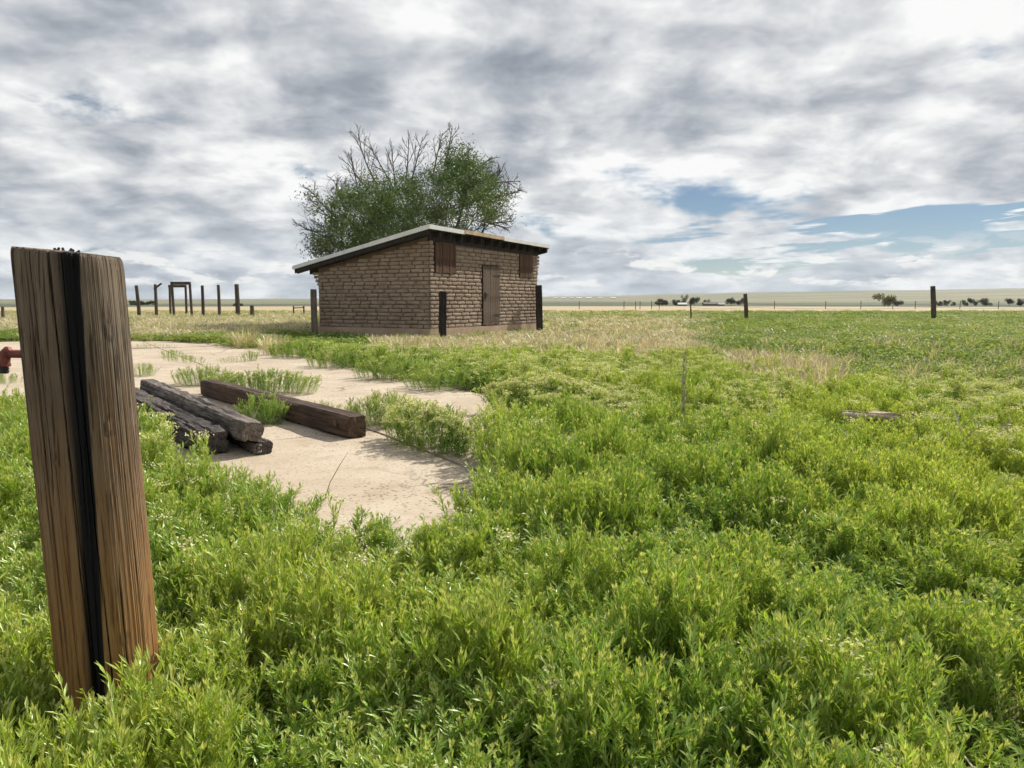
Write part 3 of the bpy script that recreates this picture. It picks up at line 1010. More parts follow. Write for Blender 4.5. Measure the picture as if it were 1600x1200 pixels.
    obj('trunk', tr.mesh('trunk', M_BARK, True), root)
    obj('branches', br.mesh('branches', M_BARK), root)
    # foliage where the crown is still alive
    px, py = proj(N[:, 0], np.full(len(N), YT), N[:, 2])
    dens = np.zeros(len(N))
    for (zx, zy, a, b_, wgt) in zones:
        q = ((px - zx) / a) ** 2 + ((py - zy) / b_) ** 2
        dens = np.maximum(dens, wgt * np.clip(1.25 - q, 0, 1) ** .7)
    dens *= np.where(rad_ < .05, 1, .15)
    LV = []
    pr = np.clip(dens, 0, 1) ** 1.5
    pr /= pr.sum()
    for i in rg.choice(len(N), 470, replace=False, p=pr):       # leafy sprays, each a dense little cloud round a twig
        n = int(rg.uniform(70, 210) * (.35 + .65 * dens[i]))
        r_ = rg.uniform(.18, .36)
        LV.append((N[i] - o)[None] + rg.normal(0, 1, (n, 3)) * np.array([r_, r_, r_ * .75]))
    C = np.concatenate(LV)
    n = len(C)
    a = rg.normal(0, 1, (n, 3)); a /= np.linalg.norm(a, axis=1)[:, None]
    c = np.cross(a, rg.normal(0, 1, (n, 3))); c /= np.linalg.norm(c, axis=1)[:, None]
    s = rg.uniform(.038, .07, n)[:, None]
    Vq = np.stack([C - a * s, C + c * s * .5, C + a * s, C - c * s * .5], 1).reshape(-1, 3)
    me = bpy.data.meshes.new('leaves')
    me.from_pydata(Vq.tolist(), [], np.arange(4 * n).reshape(-1, 4).tolist())
    me.materials.append(M_ELM)
    tag(obj('leaves', me, root), kind='stuff')
elm()

# ------------------------------------------------------------------ poles, frames and fences in the middle distance
def pole(name, px, py0, py1, Y, r, mat, label, group, lean_px=0, cat='pole', n=8):
    X1, Z1 = at(px + lean_px, py0, Y)
    X0, _ = at(px, py1, Y)
    o = obj(name, MB().tube([(0, 0, -.3), (0, 0, .0), ((X1 - X0) * .5 + .01, .0, Z1 * .5), (X1 - X0, 0, Z1 - .02), (X1 - X0, 0, Z1)], [r * 1.08, r * 1.08, r, r * .93, r * .8], n).mesh(name, mat), None, (X0, Y, 0))
    tag(o, label, cat, group)
    return o
YL = 56
grp = 'tall bare poles across the field'
pole('tall_pole', 218, 446, 492, YL, .13, M_FPOST, 'leftmost tall bare pole across the field, leaning left', grp, -5)
pk = pole('tall_pole', 244.5, 444, 492, YL, .12, M_FPOST, 'tall bare pole with a slanting arm near its top', grp, -2)
zt = at(244, 444, YL)[1]
obj('arm', MB().tube([(-.08, 0, zt - .35), (.48, 0, zt + .05)], [.075, .07], 8).mesh('arm', M_FPOST), pk)
pole('tall_pole', 317.5, 446, 492, YL, .12, M_FPOST, 'first tall bare pole to the right of the two wooden frames', grp, -1.5)
pole('tall_pole', 343, 445, 492, YL, .12, M_FPOST, 'middle one of the three bare poles right of the frames', grp, -2)
pole('tall_pole', 372, 444, 493, YL, .17, M_FPOST, 'thickest bare pole, rightmost of the three beside the frames', grp, -2.5)
pole('fence_post', 394, 477, 492, YL, .16, M_FPOST, 'short stubby post to the right of the tall poles', None, -.5, 'post')
def frame(pxa, pxb, py, Y, label, lean):
    root = empty('gate_frame', (at((pxa + pxb) / 2, 490, Y)[0], Y, 0))
    tag(root, label, 'frame', 'tall open gate frames')
    ox = root.location.x
    for px in (pxa, pxb):
        x0 = at(px, 492, Y)[0] - ox; x1, z1 = at(px + lean, py, Y); x1 -= ox
        obj('post', MB().tube([(x0, 0, -.2), (x1, 0, z1)], .095, 8).mesh('post', M_FPOST), root)
    xa, z1 = at(pxa + lean - 1.5, py, Y); xb, _ = at(pxb + lean + 1, py - .8, Y)
    obj('beam', MB().box(xa - ox, xb - ox, -.1, .1, z1 - .08, z1 + .12).mesh('beam', M_FPOST), root)
frame(272, 300, 443, 53, 'taller front one of the two open wooden gate frames', -3.5)
frame(266.5, 291.5, 447.5, 60, 'lower back one of the two open wooden gate frames', -1.5)
rl = empty('hitching_rail', (at(467, 490, 62)[0], 62, 0))
tag(rl, 'low wooden rail on two posts left of the shed', 'rail')
for s_ in (-.42, .42):
    obj('post', MB().tube([(s_, 0, -.2), (s_, 0, at(467, 478, 62)[1])], .06, 7).mesh('post', M_FPOST), rl)
obj('rail', MB().tube([(-.42, -.02, .72), (.42, -.02, .75)], .04, 6).mesh('rail', M_FPOST), rl)
pole('fence_post', 4, 479, 495, 45, .09, M_FPOST, 'small fence post at the left edge beyond the slab', None, 0, 'post')

# wire fence on the right
fx = empty('wire_fence', (8, 50, 0))
tag(fx, 'wire fence on dark posts running along the green weeds', 'fence')
fp = []
for (px, py0, Y, r) in ((1079, 474, 46, .045), (1166, 459, 46.5, .125), (1459, 447, 46, .15), (1780, 452, 46, .13)):
    X1, Z1 = at(px - (1.5 if r > .1 else 0), py0, Y); X0, _ = at(px + 1.5, 490, Y)
    obj('post', MB().tube([(X0 - 8, Y - 50, -.3), ((X0 + X1) / 2 - 8, Y - 50, Z1 * .5), (X1 - 8, Y - 50, Z1)], [r, r, r * .92], 9).mesh('post', M_FPOST), fx)
    fp.append((X0 - 8, Y - 50, Z1))
for h in (.35, .62, .9, 1.12):
    for (a, c) in zip(fp[:-1], fp[1:]):
        ps = [(a[0] + (c[0] - a[0]) * t, a[1] + (c[1] - a[1]) * t - .1, min(h, a[2], c[2]) - .12 * math.sin(math.pi * t) * (h / 1.1)) for t in np.linspace(0, 1, 9)]
        obj('wire', MB().tube(ps, .010, 4).mesh('wire', M_WIRE), fx)
# fence beyond the meadow
ff = empty('field_fence', (0, 118, 0))
tag(ff, 'thin far wire fence along the edge of the golden field', 'fence')
for px in (905, 975, 993, 1000, 1018, 1030, 1210, 1290, 1345, 1395, 1430, 1500, 1560):
    x = at(px, 480, 118)[0]
    obj('post', MB().tube([(x, 0, -.3), (x, 0, 1.25)], .05, 6).mesh('post', M_FPOST), ff)
for h in (.5, 1.0):
    obj('wire', MB().tube([(x, 0, h) for x in np.linspace(10, 78, 12)], .006, 4).mesh('wire', M_WIRE), ff)

# ------------------------------------------------------------------ far trees and farm buildings
def far_tree(px, wpx, hpx, Y, mat, label, seed, name='far_tree', py=None):
    rg = np.random.default_rng(seed)
    X = at(px, 470, Y)[0]; Z0 = float(terrain(np.array(X), np.array(Y)))
    if py is not None:
        Z0 = at(px, py, Y)[1]
    wd, ht = 1.05 * wpx / F * Y, 1.25 * hpx / F * Y
    root = empty(name, (X, Y, Z0))
    tag(root, label, 'tree', 'trees on the far plain')
    obj('trunk', MB().tube([(0, 0, -.4), (.03 * wd, 0, ht * .25), (0, 0, ht * .7)], [wd * .022, wd * .018, wd * .008], 7).mesh('trunk', M_BARK), root)
    L = []
    for k in range(9):
        c = np.array([rg.uniform(-.33, .33) * wd, rg.uniform(-.33, .33) * wd, ht * rg.uniform(.2, .75)])
        n = 150
        d = rg.normal(0, 1, (n, 3)); d /= np.linalg.norm(d, axis=1)[:, None]
        L.append(c + d * (rg.random((n, 1)) ** .45) * np.array([wd * .25, wd * .25, ht * .27]) * rg.uniform(.7, 1.15))
    C = np.concatenate(L); n = len(C)
    C[:, 2] = np.clip(C[:, 2], ht * .08, None)
    a = rg.normal(0, 1, (n, 3)); a /= np.linalg.norm(a, axis=1)[:, None]
    c = np.cross(a, rg.normal(0, 1, (n, 3))); c /= np.linalg.norm(c, axis=1)[:, None]
    s = (rg.uniform(.5, 1, n) * wd * .045)[:, None]
    Vq = np.stack([C - a * s, C + c * s * .8, C + a * s, C - c * s * .8], 1).reshape(-1, 3)
    me = bpy.data.meshes.new('crown'); me.from_pydata(Vq.tolist(), [], np.arange(4 * n).reshape(-1, 4).tolist()); me.materials.append(mat)
    obj('crown', me, root)
YF = 470
far_tree(1030, 14, 9, YF, M_FARLEAF, 'leftmost small dark tree of the far farmstead', 1)
far_tree(1040, 12, 7, YF + 20, M_FARLEAF, 'low tree next to the leftmost one at the far farmstead', 2)
far_tree(1057, 15, 9, YF, M_FARLEAF, 'round tree left of the white farmstead roof', 3)
far_tree(1070, 11, 15, YF + 30, M_FARLEAF, 'tallest narrow tree above the far white roof', 4)
far_tree(1085, 18, 13, YF + 10, M_FARLEAF, 'wide tree right of the far white roof', 5)
far_tree(1105, 11, 8, YF + 30, M_FARLEAF, 'small tree beside the dark farm roof', 6)
far_tree(1142, 16, 10, YF, M_FARLEAF, 'tree right of the second far white roof', 7)
far_tree(1157, 13, 10, YF + 25, M_FARLEAF, 'rightmost farmstead tree, just left of the fence post', 8)
far_tree(1382, 30, 17, 380, M_WILLOW, 'pale yellowish round willow on the far plain at right', 9, 'willow_tree')
far_tree(1402, 15, 8, 420, M_FARLEAF, 'small dark tree touching the pale willow', 10)
far_tree(1467, 11, 7, 430, M_FARLEAF, 'first dark far tree right of the tall fence post', 11)
far_tree(1480, 11, 8, 430, M_FARLEAF, 'second dark far tree right of the tall fence post', 12)
far_tree(1491, 8, 6, 430, M_FARLEAF, 'third, smallest far tree right of the tall fence post', 13)
far_tree(1512, 15, 11, 430, M_FARLEAF, 'larger dark far tree, fourth right of the tall fence post', 14)
far_tree(1524, 9, 8, 440, M_FARLEAF, 'narrow far tree beside the larger fourth one', 15)
far_tree(1541, 16, 11, 430, M_FARLEAF, 'spreading bare-looking far tree near the right edge', 16)
far_tree(1577, 14, 10, 430, M_FARLEAF, 'far tree second from the right edge', 17)
far_tree(1596, 14, 11, 430, M_FARLEAF, 'far tree cut by the right edge of the photo', 18)
for k, (px, wq, q) in enumerate(((208, 14, 'leftmost'), (220, 16, 'second'), (232, 12, 'third'), (239, 9, 'rightmost, smallest'))):
    far_tree(px, wq, 6, 520, M_FARLEAF, q + ' tree of the low dark row behind the leftmost poles', 30 + k)
far_tree(366, 6, 4, 420, M_FARLEAF, 'tiny bush on the plain behind the thickest pole', 40)
far_tree(376, 7, 4, 430, M_FARLEAF, 'tiny bush on the plain right of the thickest pole', 41)

def farm_house(px, wpx, hpx, Y, wall, roofm, label, py=None):
    X = at(px, 470, Y)[0]; Z0 = float(terrain(np.array(X), np.array(Y)))
    wd, ht = wpx / F * Y, hpx / F * Y
    root = empty('farm_building', (X, Y, Z0)); tag(root, label, 'building', 'far farm buildings')
    hw, dp = ht * .5, wd * .5
    obj('wall', MB().box(-wd / 2, wd / 2, -dp / 2, dp / 2, -.5, hw).mesh('wall', wall), root)
    V = [(-wd * .54, -dp * .6, hw - .1), (wd * .54, -dp * .6, hw - .1), (wd * .54, dp * .6, hw - .1), (-wd * .54, dp * .6, hw - .1), (-wd * .54, 0, ht), (wd * .54, 0, ht)]
    obj('roof', make_mesh('roof', V, [(0, 1, 5, 4), (2, 3, 4, 5), (0, 4, 3), (1, 2, 5), (3, 2, 1, 0)], roofm), root)
    return root
farm_house(1066, 13, 5, 455, M_DARKF, M_WHITER, 'white roofed far farmhouse under the tallest far tree')
farm_house(1127, 9, 5, 455, M_DARKF, M_WHITER, 'smaller white roofed far farm building right of the dark barn')
farm_house(1110, 22, 6, 462, M_DARKF, M_DARKF, 'long dark far barn between the two white roofs')
for k, (px, wq, q) in enumerate(((868, 6, 'leftmost pale'), (880, 7, 'second pale'), (893, 5, 'third pale'), (905, 8, 'fourth pale'), (920, 9, 'fifth pale'), (938, 6, 'sixth pale'), (958, 8, 'rightmost pale'))):
    farm_house(px, wq, 1.9, 2100 + 40 * (k % 3), M_WALLF, M_WHITER, q + ' building in the far-off row right of the shed')

# ------------------------------------------------------------------ plants: shapes
def leaf_geo(base, dirv, L, W, droop, up=Vector((0, 0, 1))):
    d = dirv.normalized()
    side = d.cross(up)
    if side.length < 1e-3: side = Vector((1, 0, 0))
    side.normalize()
    nrm = side.cross(d)
    m = base + d * (L * .5) - nrm * (W * .15)
    l = base + d * (L * .48) + side * W * .5 + nrm * W * .12
    r = base + d * (L * .48) - side * W * .5 + nrm * W * .12
    t = base + d * L - Vector((0, 0, 1)) * (droop * L)
    return [base, l, m, r, t], [(0, 2, 1), (0, 3, 2), (1, 2, 4), (2, 3, 4)]

def herb_geo(seed, H=.34, flower=False, nl=30, mat=None, Ls=1.0, u0=.22, fs=1.25):
    """one leafy shoot: stem, spiralled lance leaves, side branchlets, pale buds or a flower head"""
    rr = random.Random(seed)
    mb_ = MB(); tip = []; fl = MB()
    def add(V, Fq, t):
        mb_.add(V, Fq); tip.extend([t] * len(V))
    bend = Vector((rr.uniform(-.05, .05), rr.uniform(-.05, .05), 0))
    def stem(u):
        return Vector((0, 0, H * u)) + bend * (u * u)
    sp_ = [stem(u) for u in (0, .5, 1)]
    k0 = mb_.n
    mb_.tube(sp_, [.0028, .0022, .0012], 3, cap=False); tip.extend([.15] * (mb_.n - k0))
    a0 = rr.uniform(0, 6.28)
    for k in range(nl):
        u = u0 + (1 - u0) * (k / (nl - 1)) ** .85
        a = a0 + k * 2.4 + rr.uniform(-.3, .3)
        e = R(28 + 45 * u + rr.uniform(-14, 14))
        d = Vector((math.cos(a) * math.cos(e), math.sin(a) * math.cos(e), math.sin(e)))
        L = Ls * (.062 - .030 * max(0, u - .5) * 2) * rr.uniform(.75, 1.2)
        V, Fq = leaf_geo(stem(u), d, L, L * rr.uniform(.13, .20), rr.uniform(-.05, .22))
        add(V, Fq, max(0, (u - .56) * 2.0) * rr.uniform(.3, 1.1))
    for k in range(rr.randint(3, 5)):
        u = rr.uniform(.55, .88)
        a = rr.uniform(0, 6.28)
        b0 = stem(u)
        e = R(rr.uniform(48, 66))
        d = Vector((math.cos(a) * math.cos(e), math.sin(a) * math.cos(e), math.sin(e)))
        Lb = rr.uniform(.05, .10)
        k0 = mb_.n
        mb_.tube([b0, b0 + d * Lb], [.0014, .001], 3, cap=False); tip.extend([.2] * (mb_.n - k0))
        for j in range(7):
            v = .3 + .7 * j / 6
            aa = rr.uniform(0, 6.28)
            ld = (d + Vector((math.cos(aa), math.sin(aa), rr.uniform(-.2, .5))) * .75)
            L = Ls * .036 * rr.uniform(.7, 1.25)
            V, Fq = leaf_geo(b0 + d * Lb * v, ld, L, L * .22, rr.uniform(-.05, .15))
            add(V, Fq, max(0, v - .6) * rr.uniform(.2, 1.2))
        if flower:
            for j in range(12):
                c = b0 + d * (Lb + .008) + Vector((rr.gauss(0, .013), rr.gauss(0, .013), rr.gauss(0, .005)))
                s = fs * rr.uniform(.003, .0052); nn = Vector((rr.gauss(0, .5), rr.gauss(0, .5), 1)).normalized()
                x = nn.orthogonal().normalized() * s; y = nn.cross(x)
                fl.add([c - x, c - y, c + x, c + y], [(0, 1, 2, 3)])
    top = stem(1)
    if flower:
        for j in range(34):
            c = top + Vector((rr.gauss(0, .019), rr.gauss(0, .019), .012 + rr.gauss(0, .006)))
            s = fs * rr.uniform(.003, .0055); nn = Vector((rr.gauss(0, .5), rr.gauss(0, .5), 1)).normalized()
            x = nn.orthogonal().normalized() * s; y = nn.cross(x)
            fl.add([c - x, c - y, c + x, c + y], [(0, 1, 2, 3)])
    else:
        for j in range(8):
            aa = rr.uniform(0, 6.28)
            ld = Vector((math.cos(aa) * .45, math.sin(aa) * .45, 1))
            V, Fq = leaf_geo(top - Vector((0, 0, .004)), ld, Ls * .022 * rr.uniform(.7, 1.2), .006, 0)
            add(V, Fq, rr.uniform(.4, 1))
    return mb_, tip, fl

def two_mat_mesh(name, a, tip, fl, ma, mf):
    V = np.concatenate(a.V + fl.V); Fq = a.F + [tuple(i + a.n for i in f) for f in fl.F]
    me = make_mesh(name, V, Fq, None, False, {'tip': list(tip) + [0] * fl.n})
    me.materials.append(ma); me.materials.append(mf)
    me.polygons.foreach_set('material_index', [0] * len(a.F) + [1] * len(fl.F))
    return me

def variants(cname, meshes):
    c = bpy.data.collections.new(cname)
    for i, me in enumerate(meshes):
        o = bpy.data.objects.new('%s_%02d' % (cname, i), me)
        c.objects.link(o)
    return c

def scatter(name, label, cat, coll, P, rot, scl, idx, tint):
    n = len(P)
    me = bpy.data.meshes.new(name)
    me.vertices.add(n)
    me.vertices.foreach_set('co', np.asarray(P, np.float32).ravel())
    for nm, typ, dat, key in (('rot', 'FLOAT_VECTOR', rot, 'vector'), ('scl', 'FLOAT_VECTOR', scl, 'vector'), ('idx', 'INT', idx, 'value'), ('tint', 'FLOAT', tint, 'value')):
        a = me.attributes.new(nm, typ, 'POINT')
        a.data.foreach_set(key, np.asarray(dat, np.int32 if typ == 'INT' else np.float32).ravel())
    ng = bpy.data.node_groups.new(name, 'GeometryNodeTree')
    ng.interface.new_socket('Geometry', in_out='INPUT', socket_type='NodeSocketGeometry')
    ng.interface.new_socket('Geometry', in_out='OUTPUT', socket_type='NodeSocketGeometry')
    N = ng.nodes; Lk = ng.links
    gi = N.new('NodeGroupInput'); go = N.new('NodeGroupOutput')
    ip = N.new('GeometryNodeInstanceOnPoints')
    ci = N.new('GeometryNodeCollectionInfo')
    ci.inputs['Collection'].default_value = coll
    ci.inputs['Separate Children'].default_value = True
    ci.inputs['Reset Children'].default_value = True
    def attr(nm, typ):
        a = N.new('GeometryNodeInputNamedAttribute'); a.data_type = typ
        a.inputs['Name'].default_value = nm
        return [o for o in a.outputs if o.enabled][0]
    e2r = N.new('FunctionNodeEulerToRotation')
    Lk.new(attr('rot', 'FLOAT_VECTOR'), e2r.inputs[0])
    Lk.new(gi.outputs[0], ip.inputs['Points'])
    Lk.new(ci.outputs[0], ip.inputs['Instance'])
    ip.inputs['Pick Instance'].default_value = True
    Lk.new(attr('idx', 'INT'), ip.inputs['Instance Index'])
    Lk.new(e2r.outputs[0], ip.inputs['Rotation'])
    Lk.new(attr('scl', 'FLOAT_VECTOR'), ip.inputs['Scale'])
    Lk.new(ip.outputs[0], go.inputs[0])
    o = obj(name, me)
    md = o.modifiers.new('scatter', 'NODES'); md.node_group = ng
    tag(o, label, cat, kind='stuff')
    return o

def grass_geo(seed, n=26, H=.42, spread=.07, wd=.0042, lean=.35, heads=.5):
    rr = random.Random(seed); m = MB()
    for k in range(n):
        a = rr.uniform(0, 6.28); rd = spread * math.sqrt(rr.random())
        b0 = Vector((math.cos(a) * rd, math.sin(a) * rd, 0))
        h = H * rr.uniform(.5, 1.1); ln = lean * rr.uniform(.1, 1.1)
        a2 = a + rr.uniform(-.9, .9)
        dr = Vector((math.cos(a2), math.sin(a2), 0))
        sd = Vector((-dr.y, dr.x, 0)) if rr.random() < .5 else Vector((rr.uniform(-1, 1), rr.uniform(-1, 1), 0)).normalized()
        pts = [b0 + Vector((0, 0, h * u)) + dr * (ln * h * u * u) - Vector((0, 0, 1)) * (.25 * ln * h * u ** 3) for u in (0, .45, .8, 1)]
        ws = [wd, wd * .9, wd * .55, 0]
        if rr.random() < heads: ws = [wd * .5, wd * .45, wd * 1.5, wd * .3]
        V = []
        for p, q in zip(pts, ws):
            V += [p - sd * q, p + sd * q]
        m.add(V, [(0, 1, 3, 2), (2, 3, 5, 4), (4, 5, 7, 6)])
    return m

def weed_geo(seed, n=46, Rr=.17, H=.24):
    """low broad-leaved weed: many small oval leaves on short stems"""
    rr = random.Random(seed); m = MB()
    for k in range(n):
        a = rr.uniform(0, 6.28); rd = Rr * math.sqrt(rr.random())
        z = H * rr.uniform(.35, 1.05) * (1 - .55 * (rd / Rr) ** 2)
        c = Vector((math.cos(a) * rd, math.sin(a) * rd, z))
        e = R(rr.uniform(-5, 50)); a2 = a + rr.uniform(-1.2, 1.2)
        d = Vector((math.cos(a2) * math.cos(e), math.sin(a2) * math.cos(e), math.sin(e)))
        L = rr.uniform(.04, .07)
        V, Fq = leaf_geo(c, d, L, L * rr.uniform(.42, .62), rr.uniform(0, .25))
        m.add(V, Fq)
    for k in range(7):
        a = rr.uniform(0, 6.28); rd = Rr * .7 * rr.random()
        m.tube([(0, 0, 0), (math.cos(a) * rd, math.sin(a) * rd, H * .8)], [.003, .0015], 3, cap=False)
    return m

herb_meshes = []
for i in range(7):
    a, tp, fl = herb_geo(100 + i)
    herb_meshes.append(two_mat_mesh('herb', a, tp, fl, M_HERB, M_FLOWER))
for i in range(4):
    a, tp, fl = herb_geo(200 + i, H=.37, flower=True)
    herb_meshes.append(two_mat_mesh('herb_flowering', a, tp, fl, M_HERB, M_FLOWER))
C_HERB = variants('herb_shoots', herb_meshes)
C_WEED = variants('broad_weeds', [weed_geo(300 + i).mesh('weed', M_WEED) for i in range(6)])
C_GRASS = variants('dry_grass_tufts', [grass_geo(400 + i).mesh('grass', M_DRY) for i in range(6)])

# ------------------------------------------------------------------ plants: layout
# open concrete (no plants): far and right edges as seen, near edge corrected for plant height
open_slab = [G(-250, 534), G(210, 534), G(330, 538), G(420, 549), G(465, 556), G(590, 579), G(680, 599), G(755, 616), G(815, 640), G(820, 656), G(925, 653), G(895, 664), G(800, 670), G(785, 700), G(775, 725)]
open_slab += [G(x, y, .23) for x, y in ((772, 752), (752, 785), (715, 815), (600, 822), (505, 815), (430, 795), (385, 750))]
open_slab += [G(x, y, .38) for x, y in ((405, 722), (330, 712), (250, 680), (200, 650), (30, 616), (-150, 616), (-260, 600))]
open_slab = [tuple(p) for p in open_slab]
NR = np.random.default_rng(21)

def field(y0, y1, dens, margin=1.0):
    """random points inside the view wedge between two distances"""
    wmax = .72 * y1 + margin
    n = int(dens * 2 * wmax * (y1 - y0))
    X = NR.uniform(-wmax, wmax, n); Y = NR.uniform(y0, y1, n)
    k = np.abs(X) < .72 * Y + margin
    return X[k], Y[k]

POLY_DRY = [[(845, 497), (1075, 497), (1085, 540), (1000, 556), (860, 556), (835, 525)],
            [(1120, 540), (1200, 552), (1325, 586), (1290, 604), (1190, 590), (1130, 562)],
            [(480, 505), (850, 505), (850, 535), (640, 540), (480, 530)],
            [(-100, 491), (490, 491), (490, 516), (330, 517), (-100, 514)],
            [(400, 515), (490, 512), (500, 535), (430, 540)], [(1180, 560), (1260, 556), (1320, 575), (1240, 590)]]
def species(X, Y):
    """0 leafy herb, 1 broad weed, 2 dry grass, -1 nothing"""
    px, py = proj(X, Y, np.full_like(X, .26))
    jx = (vfbm(X, Y, .5) - .5) * 90; jy = (vfbm(X + 40, Y, .5) - .5) * 34 * np.clip(14 / Y, .25, 1)
    qx, qy = px + jx, py + jy
    sp_ = np.zeros(len(X), int)
    far_ = qy < np.interp(qx, [0, 400, 560, 860, 1000, 1150, 1300, 1450, 1600], [560, 540, 528, 548, 556, 566, 585, 600, 596])
    sp_[far_] = 1
    u = NR.random(len(X))
    # meadow beyond the weeds is mostly dry grass with green patches
    meadow = (qy < 497) & (qx < 900)
    dry = np.zeros(len(X), bool)
    for p in POLY_DRY:
        dry |= inpoly(qx, qy, p)
    dry &= u < .86
    dry |= far_ & (qx > 840) & (qx < 1120) & (u < .35)
    dry |= meadow & (u < .6)
    dry |= far_ & (u < .05)
    dry &= (Y > 9)
    dry &= ~inpoly(px, py, [(432, 515), (575, 522), (620, 570), (440, 560)])
    sp_[dry] = 2
    return sp_, px, py

hP, hR, hS, hI, hT = [], [], [], [], []
wP, wR, wS, wI, wT = [], [], [], [], []
gP, gR, gS, gI, gT = [], [], [], [], []
FLOW = [(690, 665, 85, 40, .95), (955, 632, 55, 26, .95), (830, 600, 60, 40, .55), (1500, 612, 130, 28, .7), (880, 600, 90, 40, .5), (1180, 622, 80, 40, .35),
        (700, 560, 150, 30, .35), (980, 570, 160, 20, .35), (1010, 575, 40, 16, .6), (520, 890, 80, 36, .12), (150, 760, 200, 100, .08), (1250, 1040, 120, 30, .05), (300, 690, 120, 40, .25),
        (1600, 690, 60, 60, .3), (1330, 930, 160, 60, .02)]
for (y0, y1, dens, sc) in ((.75, 2.6, 720, .88), (2.6, 5, 520, .94), (5, 9, 300, 1.02), (9, 14, 130, 1.2), (14, 20, 75, 1.4), (20, 30, 36, 1.7), (30, 46, 14, 2.1), (46, 80, 6, 2.8)):
    X, Y = field(y0, y1, dens)
    on = inpoly(X + (vfbm(X, Y, 1.1) - .5) * .95, Y + (vfbm(X + 9, Y, 1.1) - .5) * .95, open_slab)
    # keep clear: shed footprint, the big post, the timbers
    lx = (X - SHX) * .5 + (Y - SHY) * .866; ly = -(X - SHX) * .866 + (Y - SHY) * .5
    on |= (lx > -.12) & (lx < LF + .1) & (ly > -.12) & (ly < LS + .1)
    on |= np.hypot(X + 1.0925, Y - 1.98) < .15
    for (a, c, hw) in (((-2.3, 5.95), (-5.0, 9.6), .42), ((-1.44, 6.93), (-4.12, 10.15), .2)):
        a = np.array(a); c = np.array(c); d = c - a; L = np.hypot(*d); d = d / L
        t = (X - a[0]) * d[0] + (Y - a[1]) * d[1]; q = np.abs(-(X - a[0]) * d[1] + (Y - a[1]) * d[0])
        on |= (t > -.05) & (t < L) & (q < hw)
    X, Y, lx, ly = X[~on], Y[~on], lx[~on], ly[~on]
    sp_, px, py = species(X, Y)
    n = len(X)
    # clumps: cells of a jittered lattice, shoots fan out from the clump centre and thin out between clumps
    cs = .40 * max(1, sc * .8)
    ci_, cj_ = np.floor(X / cs), np.floor(Y / cs)
    best = np.full(n, 9e9); bx_ = np.zeros(n); by_ = np.zeros(n); bh = np.zeros(n)
    for di in (-1, 0, 1):
        for dj in (-1, 0, 1):
            a_, b_ = (ci_ + di).astype(int), (cj_ + dj).astype(int)
            cxx = (a_ + .5 + (_tab[a_ % 256, b_ % 256] - .5) * .9) * cs
            cyy = (b_ + .5 + (_tab[(a_ + 71) % 256, (b_ + 31) % 256] - .5) * .9) * cs
            dd = np.hypot(X - cxx, Y - cyy)
            k = dd < best
            best = np.where(k, dd, best); bx_ = np.where(k, cxx, bx_); by_ = np.where(k, cyy, by_)
            bh = np.where(k, _tab[(a_ + 17) % 256, (b_ + 113) % 256], bh)
    rel = best / cs
    near_shed = (lx > -3.5) & (lx < LF + 3) & (ly > -2.6) & (ly < LS + 3)
    sp_ = np.where(near_shed & (sp_ == 0), np.where(NR.random(n) < .75, 2, 1), sp_)
    big = vfbm(X, Y, .45)
    hfac = (.70 + .50 * bh + .75 * (big - .5) + .45 * (vfbm(X + 31, Y, 1.1) - .5)) * (1.12 - .55 * np.clip(rel, 0, 1))
    keep = NR.random(n) < np.clip(1.45 - 1.45 * rel - .4 * (big < .33), .10, 1)
    ox, oy = (X - bx_) / cs, (Y - by_) / cs
    tl = .42 * np.clip(rel, 0, 1)
    dirx = ox * .9 + .12; diry = oy * .9 - .05
    u = NR.random((n, 6))
    tint = np.clip(.5 + 1.6 * (vfbm(X + 5, Y + 3, .6) - .5) + (bh - .5) * .6 + NR.normal(0, .12, n), 0, 1)
    # leaning = rotation about the horizontal axis perpendicular to (dirx, diry); euler XYZ approximated
    rx = -diry * tl * 1.1 + NR.normal(0, .10, n); ry = dirx * tl * 1.1 + NR.normal(0, .10, n); rz = u[:, 0] * 6.28
    # herb
    k = keep & (sp_ == 0)
    hmul = s_h = sc ** .45 * np.clip(hfac, .45, 1.6)
    _, pyt = proj(X, Y, .36 * hmul)
    tall = (Y > 11) & (px > 425) & (px < 880) & (pyt < np.interp(px, [425, 560, 700, 880], [528, 536, 541, 534]) + 6 * (vfbm(X, Y, 1.3) - .5)) & (sp_ == 0)
    sp_ = np.where(tall, np.where(NR.random(n) < .7, 2, -1), sp_)
    near_shed = near_shed | tall
    k = keep & (sp_ == 0)
    edge = np.where((px > 440) & (px < 800) & (py > 515) & (py < 625), 1.0, 1.0)      # taller hedge along the slab
    fl_p = np.full(n, .003 if y0 < 5 else .04)
    for (fx_, fy_, a, b_, wgt) in FLOW:
        q = ((px - fx_) / a) ** 2 + ((py - fy_) / b_) ** 2
        fl_p = np.maximum(fl_p, wgt * np.clip(1.4 - q, 0, 1))
    fl_p *= .55 + .9 * vfbm(X, Y, 1.7)
    isf = NR.random(n) < fl_p
    idx = np.where(isf, 7 + (u[:, 1] * 4).astype(int), (u[:, 1] * 7).astype(int))
    s = sc * (.84 + .32 * u[:, 2]); h = s * sc ** (-.95 if sc < 1 else -.55) * np.clip(hfac * edge, .45, 1.6)
    hP.append(np.stack([X, Y, np.full(n, -.015)], 1)[k]); hR.append(np.stack([rx, ry, rz], 1)[k]); hS.append(np.stack([s, s, h], 1)[k]); hI.append(idx[k]); hT.append(tint[k])
    # broad weeds: a clump covers more ground, so fewer of them
    k = keep & (sp_ == 1) & (u[:, 3] < (.30 if y0 < 20 else .6))
    s = sc * (.8 + .5 * u[:, 4]); hz = s * sc ** -.55 * (.7 + .7 * big) * (.75 if y0 >= 20 else .95)
